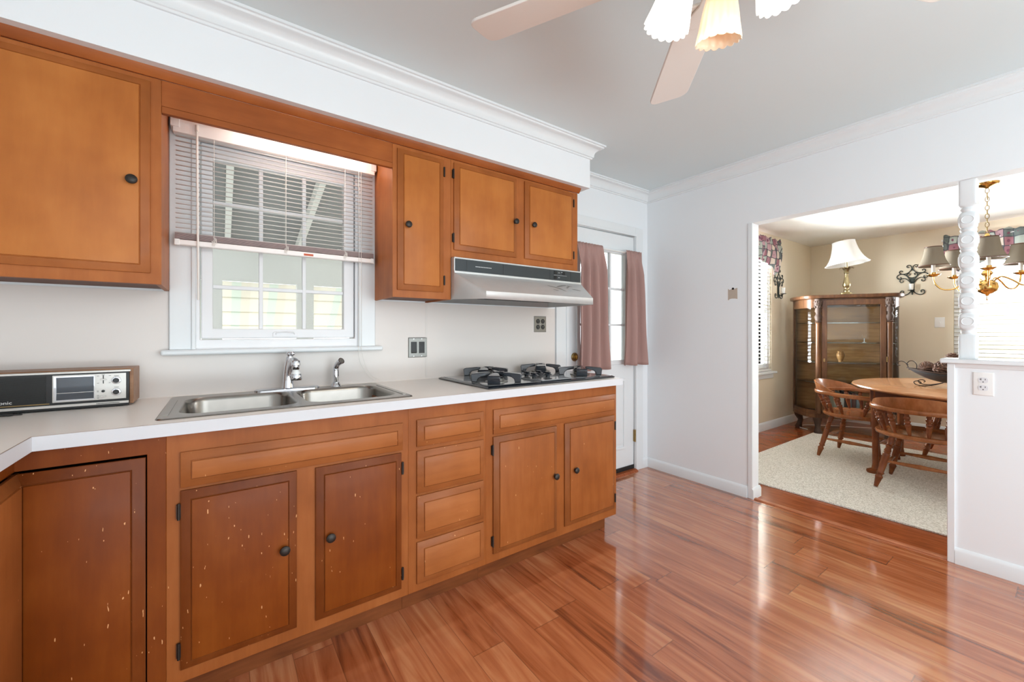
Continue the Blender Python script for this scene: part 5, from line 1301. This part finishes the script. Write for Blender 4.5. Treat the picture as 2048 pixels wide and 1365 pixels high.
# ------------------------------------------------------------------ wrought iron sconces
sc_ = Thing('wall_sconce', 'black wrought iron scroll sconce with candle cup on the far tan wall', 'sconce', (XD, -1.046, 1.64), rz=PI/2*0, group='wrought iron scroll sconces', world=False)
KX, KZ = 0.000517, 0.00072
def sc_pts(pts, s_): return [(-0.012, -s_*(x-1050)*KX, (1108-y)*KZ) for x, y in pts]   # on a wall facing -x; right in view = -y
curves = [
 [(1052,700),(1060,660),(1075,625),(1105,609),(1138,620),(1138,642),(1118,650),(1104,638)],
 [(1054,665),(1075,700),(1110,730),(1160,748),(1215,752),(1258,738),(1270,712),(1250,694),(1222,700),(1224,718)],
 [(1075,905),(1095,850),(1135,795),(1190,762),(1250,752),(1300,770),(1314,802),(1290,830),(1255,830),(1242,812),(1256,798)],
 [(1085,905),(1110,872),(1150,840),(1195,826),(1245,838),(1266,862),(1246,890),(1212,886),(1206,868),(1220,860)],
 [(1050,822),(1095,816),(1130,792),(1140,765),(1118,744),(1088,754),(1092,776),(1108,774)],
 [(1052,1040),(1080,1058),(1125,1095),(1185,1110),(1240,1096),(1258,1062),(1234,1036),(1200,1042),(1200,1066),(1216,1068)]]
for k, cv in enumerate(curves):
    for s_ in (1, -1):
        rr_ = 0.0048 if k in (1,2,5) else 0.0042
        mb = MB().tube(spline(sc_pts(cv, s_), 6), rr_, 8)
        sc_.part('scroll', mb, M['wiron'], smooth=60)
stm = MB().tube([(-0.012,0,0.0),(-0.012,0,0.155)], 0.006, 8); stm.box(-0.010, 0.0, -0.018, 0.018, 0.03, 0.20)
stm.tube(spline([(-0.014,0,0.045),(-0.04,0,0.030),(-0.062,0,0.045)],5), 0.005, 8)
stp = sc_.part('stem', stm, M['wiron'])
sc_.part('drip_dish', MB().lathe([(0.001,0.048),(0.030,0.050),(0.034,0.055),(0.001,0.054)], (-0.062,0,0), 20), M['wiron'], stp)
sc_.part('candle_cup', MB().lathe([(0.001,0.056),(0.016,0.056),(0.020,0.066),(0.022,0.128),(0.020,0.128),(0.018,0.070)], (-0.062,0,0), 20, True, False), M['lens'], stp, label='pale candle cup', smooth=60)
s2 = copy_tree(sc_.o); s2['label'] = 'black wrought iron scroll sconce on the left tan wall beside the narrow window'
s2.location = (5.735, 0.0, 1.617); s2.rotation_euler = (0,0,PI/2)
p = Thing('light_switch', 'white single toggle switch plate on the far tan wall', 'light switch', (XD, -1.2755, 1.302))
p.part('cover', plate_x(XD, -1.3175, -1.2335, 1.242, 1.362), M['wplast'])
p.part('toggle', MB().box(XD-0.016, XD-0.005, -1.280, -1.271, 1.296, 1.312), M['wplast'], bev=0.002)

# ------------------------------------------------------------------ dining windows, blinds, valances
def dining_window(name, label, axis, a0, a1, z0, z1, wall):
    """axis 'y' : window in a wall facing -y at y=wall ; axis 'x' : in a wall facing -x at x=wall (a runs along y)"""
    t = Thing(name, label, 'window', ((a0+a1)/2, wall, z0) if axis == 'y' else (wall, (a0+a1)/2, z0), kind='structure')
    pl_ = 'xz' if axis == 'y' else 'yz'
    us = [a0, a0+0.045, a1-0.045, a1]; zm = (z0+z1)/2
    t.part('frame', MB().grid(us, [z0, z0+0.045, z1-0.045, z1], in_rect((us[1], us[2], z0+0.045, z1-0.045)), wall+0.03, wall+0.12, pl_), M['vinyl'], bev=0.003)
    sash = t.part('sash', MB().grid([us[1], us[1]+0.035, us[2]-0.035, us[2]], [z0+0.045, z0+0.085, zm-0.02, zm+0.02, z1-0.08, z1-0.045], lambda u, v: us[1]+0.035 < u < us[2]-0.035 and (z0+0.085 < v < zm-0.02 or zm+0.02 < v < z1-0.08), wall+0.06, wall+0.09, pl_), M['vinyl'])
    pm_ = MB()
    if axis == 'y': pm_.box(us[1], us[2], wall+0.074, wall+0.077, z0+0.05, z1-0.05)
    else: pm_.box(wall+0.074, wall+0.077, us[1], us[2], z0+0.05, z1-0.05)
    t.part('pane', pm_, M['pane'], sash)
    sl = MB()
    if axis == 'y': sl.box(a0-0.035, a1+0.028, wall-0.055, wall+0.02, z0-0.025, z0); sl.box(a0-0.02, a1+0.012, wall-0.018, wall, z0-0.085, z0-0.025)
    else: sl.box(wall-0.055, wall+0.02, a0-0.03, a1+0.03, z0-0.025, z0); sl.box(wall-0.018, wall, a0-0.02, a1+0.02, z0-0.085, z0-0.025)
    t.part('sill', sl, M['trim'], bev=0.004)
    return t
dining_window('window_2', 'narrow visible edge of the white side window beside the opening jamb', 'y', *W2, 0.0)
dining_window('window_3', 'large bright window in the far dining wall behind the turned post', 'x', *W3, XD)
def dining_blind(label, axis, a0, a1, z0, z1, w0, pitch=0.045):
    t = Thing('slat_blind', label, 'blind', ((a0+a1)/2, w0, z0) if axis == 'y' else (w0, (a0+a1)/2, z0))
    hd_ = MB(); bt_ = MB(); sl = MB(); cd = MB()
    def bx(mb, a, b_, d0, d1, za, zb2):
        if axis == 'y': mb.box(a, b_, w0+d0, w0+d1, za, zb2)
        else: mb.box(w0+d0, w0+d1, a, b_, za, zb2)
    bx(hd_, a0, a1, -0.025, 0.025, z1-0.045, z1); bx(bt_, a0, a1, -0.022, 0.022, z0, z0+0.018)
    n_ = int((z1-0.06-z0-0.03)/pitch)
    for k in range(n_):
        z = z0+0.04+pitch*k
        row = [[] for _ in range(3)]
        for q in range(3):
            d_ = -0.023+0.023*q; zz = z+(0.002 if q == 1 else 0)-0.006*(q-1)
            if axis == 'y': row[q] = [(a0, w0+d_, zz), (a1, w0+d_, zz)]
            else: row[q] = [(w0+d_, a0, zz), (w0+d_, a1, zz)]
        sl.loft(row, closed=False)
    for f in (0.06, 0.5, 0.94):
        a = a0+(a1-a0)*f
        cd = MB()
        for d_ in (-0.024, 0.024): bx(cd, a-0.002, a+0.002, d_-0.0008, d_+0.0008, z0+0.01, z1-0.02)
        t.part('ladder_cord', cd, M['cord'])
    t.part('headrail', hd_, M['slat'], bev=0.002); t.part('bottom_rail', bt_, M['slat'], bev=0.002)
    so = t.part('slats', sl, M['dslat'], smooth=60); md = so.modifiers.new('thick','SOLIDIFY'); md.thickness = 0.0025
    return t
dining_blind('white slatted blind in the narrow side window by the jamb', 'y', W2[0]+0.004, W2[1]-0.004, W2[2]+0.003, W2[3]-0.004, 0.0285-0.002)
dining_blind('white slatted blind over the large far dining window', 'x', W3[0]+0.004, W3[1]-0.004, W3[2]+0.003, W3[3]-0.004, XD+0.0265)

def valance(label, axis, a0, a1, wall, ztop, bottom, sgn, n_=160):
    """gathered swag valance on a rod; bottom(f) gives its lower edge"""
    rings = []
    for j in range(16):
        t = j/15; row = []
        for i in range(n_+1):
            f = i/n_; a = a0+(a1-a0)*f
            zt = ztop+0.010*math.sin(58*f+1)+0.006*math.sin(131*f); zb2 = bottom(f)
            z = zt+(zb2-zt)*t
            dep = 0.055+0.014*math.sin(46*f+2.0*t)*(0.4+0.6*t)+0.008*math.sin(97*f+1.3)*(1-t*0.6)+0.02*math.sin(PI*t)
            if 0.16 < t < 0.24: dep -= 0.012
            row.append((a, wall-dep, z) if axis == 'y' else (wall-dep, a, z))
        rings.append(row)
    c = (a0+a1)/2
    base = (c, wall, bottom(0.5)) if axis == 'y' else (wall, c, bottom(0.5))
    t = Thing('window_valance', label, 'valance', base, group='floral print window valances')
    o = t.part('cloth', MB().loft(rings, closed=False), M['print'], smooth=80)
    md = o.modifiers.new('thick','SOLIDIFY'); md.thickness = 0.0015
    zr = ztop-0.045
    rd = MB()
    if axis == 'y': rd.cyl((a0+0.01, wall-0.045, zr), (a1-0.01, wall-0.045, zr), 0.006, 8); rd.box(a0+0.01, a0+0.02, wall-0.045, wall, zr-0.01, zr+0.01); rd.box(a1-0.02, a1-0.01, wall-0.045, wall, zr-0.01, zr+0.01)
    else: rd.cyl((wall-0.045, a0+0.01, zr), (wall-0.045, a1-0.01, zr), 0.006, 8); rd.box(wall-0.045, wall, a0+0.01, a0+0.02, zr-0.01, zr+0.01); rd.box(wall-0.045, wall, a1-0.02, a1-0.01, zr-0.01, zr+0.01)
    t.part('rod', rd, M['wplast'])
def bot1(f):      # f from left (wall corner side) to right
    g = 1-f; return 2.00+0.12*math.sin(PI*min(1, abs(f-0.5)*0))-0.10*math.exp(-((g-0.10)/0.10)**2)-0.10*math.exp(-((f-0.10)/0.10)**2)+0.03*math.cos(4*PI*f)
valance('floral print valance above the narrow side window by the jamb', 'y', 4.50, 5.67, 0.0, 2.325, lambda f: 2.00-0.115*math.exp(-((f-0.88)/0.075)**2)-0.115*math.exp(-((f-0.12)/0.075)**2)+0.03*math.exp(-((f-0.5)/0.15)**2), -1)
def bot3(f):
    z = 1.965-0.10*math.exp(-((f-0.10)/0.075)**2)-0.07*math.exp(-((f-0.40)/0.055)**2)-0.07*math.exp(-((f-0.66)/0.055)**2)-0.10*math.exp(-((f-0.92)/0.07)**2)
    if f < 0.05: z += (0.05-f)*3.0
    return z
valance('floral print swag valance above the large far window', 'x', -1.315, -2.70, XD, 2.285, bot3, -1)

# ------------------------------------------------------------------ chandelier
hx, hy2 = 5.055, -1.795
cd = Thing('chandelier', 'brass chandelier with taupe bell shades hanging on a chain over the table', 'chandelier', (hx, hy2, DCZ), world=False)
cd.part('canopy', MB().lathe([(0.001,-0.0005),(0.068,-0.0005),(0.066,-0.010),(0.050,-0.022),(0.020,-0.032),(0.008,-0.042),(0.001,-0.042)], n=28), M['brass'], smooth=60)
lk = MB(); z = -0.040; k = 0
while z > -0.40:
    ring = [(0.011*math.cos(2*PI*i/14), 0.021*math.sin(2*PI*i/14)) for i in range(15)]
    lk.tube([((q[0], 0, z-0.021+q[1]) if k % 2 else (0, q[0], z-0.021+q[1])) for q in ring], 0.0026, 6, False); z -= 0.0345; k += 1
lk.tube([(0.015*math.cos(a/6*PI)+0.02, 0, -0.115+0.018*math.sin(a/6*PI)) for a in range(13)], 0.0022, 6)
cd.part('chain', lk, M['oldbrass'], smooth=60)
zc = -0.42
bdy = MB().lathe([(0.001,0.02+zc),(0.010,0.01+zc),(0.022,-0.02+zc),(0.010,-0.05+zc),(0.008,-0.12+zc),(0.018,-0.145+zc),(0.026,-0.17+zc),(0.014,-0.20+zc),(0.010,-0.27+zc),(0.028,-0.30+zc),(0.034,-0.312+zc),(0.022,-0.33+zc),(0.016,-0.36+zc),(0.044,-0.378+zc),(0.060,-0.395+zc),(0.064,-0.425+zc),(0.054,-0.454+zc),(0.030,-0.472+zc),(0.012,-0.480+zc),(0.008,-0.49+zc),(0.001,-0.495+zc)], n=32)
cd.part('stem_body', bdy, M['brass'], smooth=60)
cd.part('bottom_ring', MB().tube([(0.018*math.cos(2*PI*i/20), 0, zc-0.512+0.018*math.sin(2*PI*i/20)) for i in range(21)], 0.0028, 7, False), M['brass'])
for k in range(5):
    d_ = view_dir(6+72*k)
    def Pq(r, z): return tuple(d_*r+Vector((0,0,zc+z)))
    am = cd.part('arm', MB().tube(spline([Pq(0.030,-0.385),Pq(0.075,-0.345),Pq(0.13,-0.375),Pq(0.19,-0.425),Pq(0.26,-0.425),Pq(0.305,-0.375),Pq(0.315,-0.315)],6), 0.0058, 10), M['brass'], smooth=60)
    cx, cy, _ = Pq(0.315, 0)
    cd.part('drip_pan', MB().lathe([(0.001,-0.318+zc),(0.020,-0.316+zc),(0.044,-0.300+zc),(0.045,-0.297+zc),(0.018,-0.306+zc),(0.017,-0.280+zc),(0.001,-0.280+zc)], (cx,cy,0), 24), M['brass'], am, smooth=50)
    cd.part('candle_sleeve', MB().lathe([(0.0125,-0.281+zc),(0.0125,-0.155+zc),(0.001,-0.155+zc)], (cx,cy,0), 16), M['ivory'], am, label='ivory candle sleeve')
    shd = MB().lathe([(0.098,-0.225+zc),(0.090,-0.212+zc),(0.074,-0.175+zc),(0.062,-0.130+zc),(0.056,-0.085+zc),(0.054,-0.065+zc)], (cx,cy,0), 36, False, False)
    so = cd.part('lamp_shade', shd, M['shadeb'], am, smooth=60, label='taupe bell shade')
    md = so.modifiers.new('thick','SOLIDIFY'); md.thickness = 0.0015
    for r, z in ((0.0985,-0.225),(0.0545,-0.065)):
        ti = MB().tube([(cx+r*math.cos(2*PI*i/36), cy+r*math.sin(2*PI*i/36), zc+z) for i in range(37)], 0.0028, 6, False)
        cd.part('shade_trim', ti, M['tapron'], so)

# ================================================================== OUTSIDE: screened porch seen through window and door
single('porch_floor', MB().box(-3.0, 4.2, 0.16, 3.2, -0.25, -0.15), M['porch'], 'pale porch floor outside the kitchen window', 'porch floor', kind='structure')
rf = MB(); rf.prism([(0.16,2.755),(2.95,1.99),(2.95,2.03),(0.16,2.795)], 'x', -3.2, 4.4)
single('porch_roof', rf, M['porchroof'], 'grey underside of the sloping porch roof seen through the blind', 'porch roof', kind='structure')
for i in range(11):
    x = -2.34+0.6*i
    rb = MB().prism([(0.17,2.64),(2.62,1.97),(2.62,2.075),(0.17,2.748)], 'x', x-0.022, x+0.022)
    single('rafter', rb, M['rafter'], 'white painted rafter under the grey porch roof', 'rafter', 'white rafters of the porch roof', base=(x,1.4,2.3))
pw = MB().grid([-3.2, -1.35,-1.22, -0.14, 0.02, 0.66, 0.82, 1.75,1.90, 2.95,3.1, 4.4], [-0.15, 0.62, 1.69, 2.00], lambda u, v: 0.62 < v < 1.69 and not (-3.2 < u < -3.1 or -1.35 < u < -1.22 or -0.14 < u < 0.02 or 0.66 < u < 0.82 or 1.75 < u < 1.90 or 2.95 < u < 3.1), 2.55, 2.63)
single('porch_wall', pw, M['porch'], 'pale painted outer wall of the porch with open bays', 'porch wall', kind='structure')
for k, x in enumerate((-2.34, -0.72, 0.48, 2.35)):
    pass
aw = MB()
for k in range(4):
    y0_, z0_ = 2.80+0.16*k, 1.70-0.145*k
    aw.prism([(y0_, z0_),(y0_+0.17, z0_-0.150),(y0_+0.175, z0_-0.144),(y0_+0.005, z0_+0.006)], 'x', -3.2, 4.4)
single('porch_awning', aw, M['awning'], 'striped cream and green awning outside the porch bays', 'awning', base=(0.6,3.0,1.2))
single('ground', MB().box(-30, 40, -30, 40, -0.6, -0.5), M['lawn'], 'pale ground outside the house', 'ground', kind='structure')
fe = Thing('garden_fence', 'cream board fence outside the far dining window', 'fence', (9.5, -2.0, -0.5))
fb = MB()
for k in range(9): fb.box(9.48, 9.52, -4.6, 0.8, -0.3+0.2*k, -0.3+0.2*k+0.15)
fe.part('boards', fb, M['fence'])
for y in (-4.5, -2.6, -0.7, 0.7): fe.part('post', MB().box(9.42, 9.48, y-0.05, y+0.05, -0.5, 1.55), M['fence'])
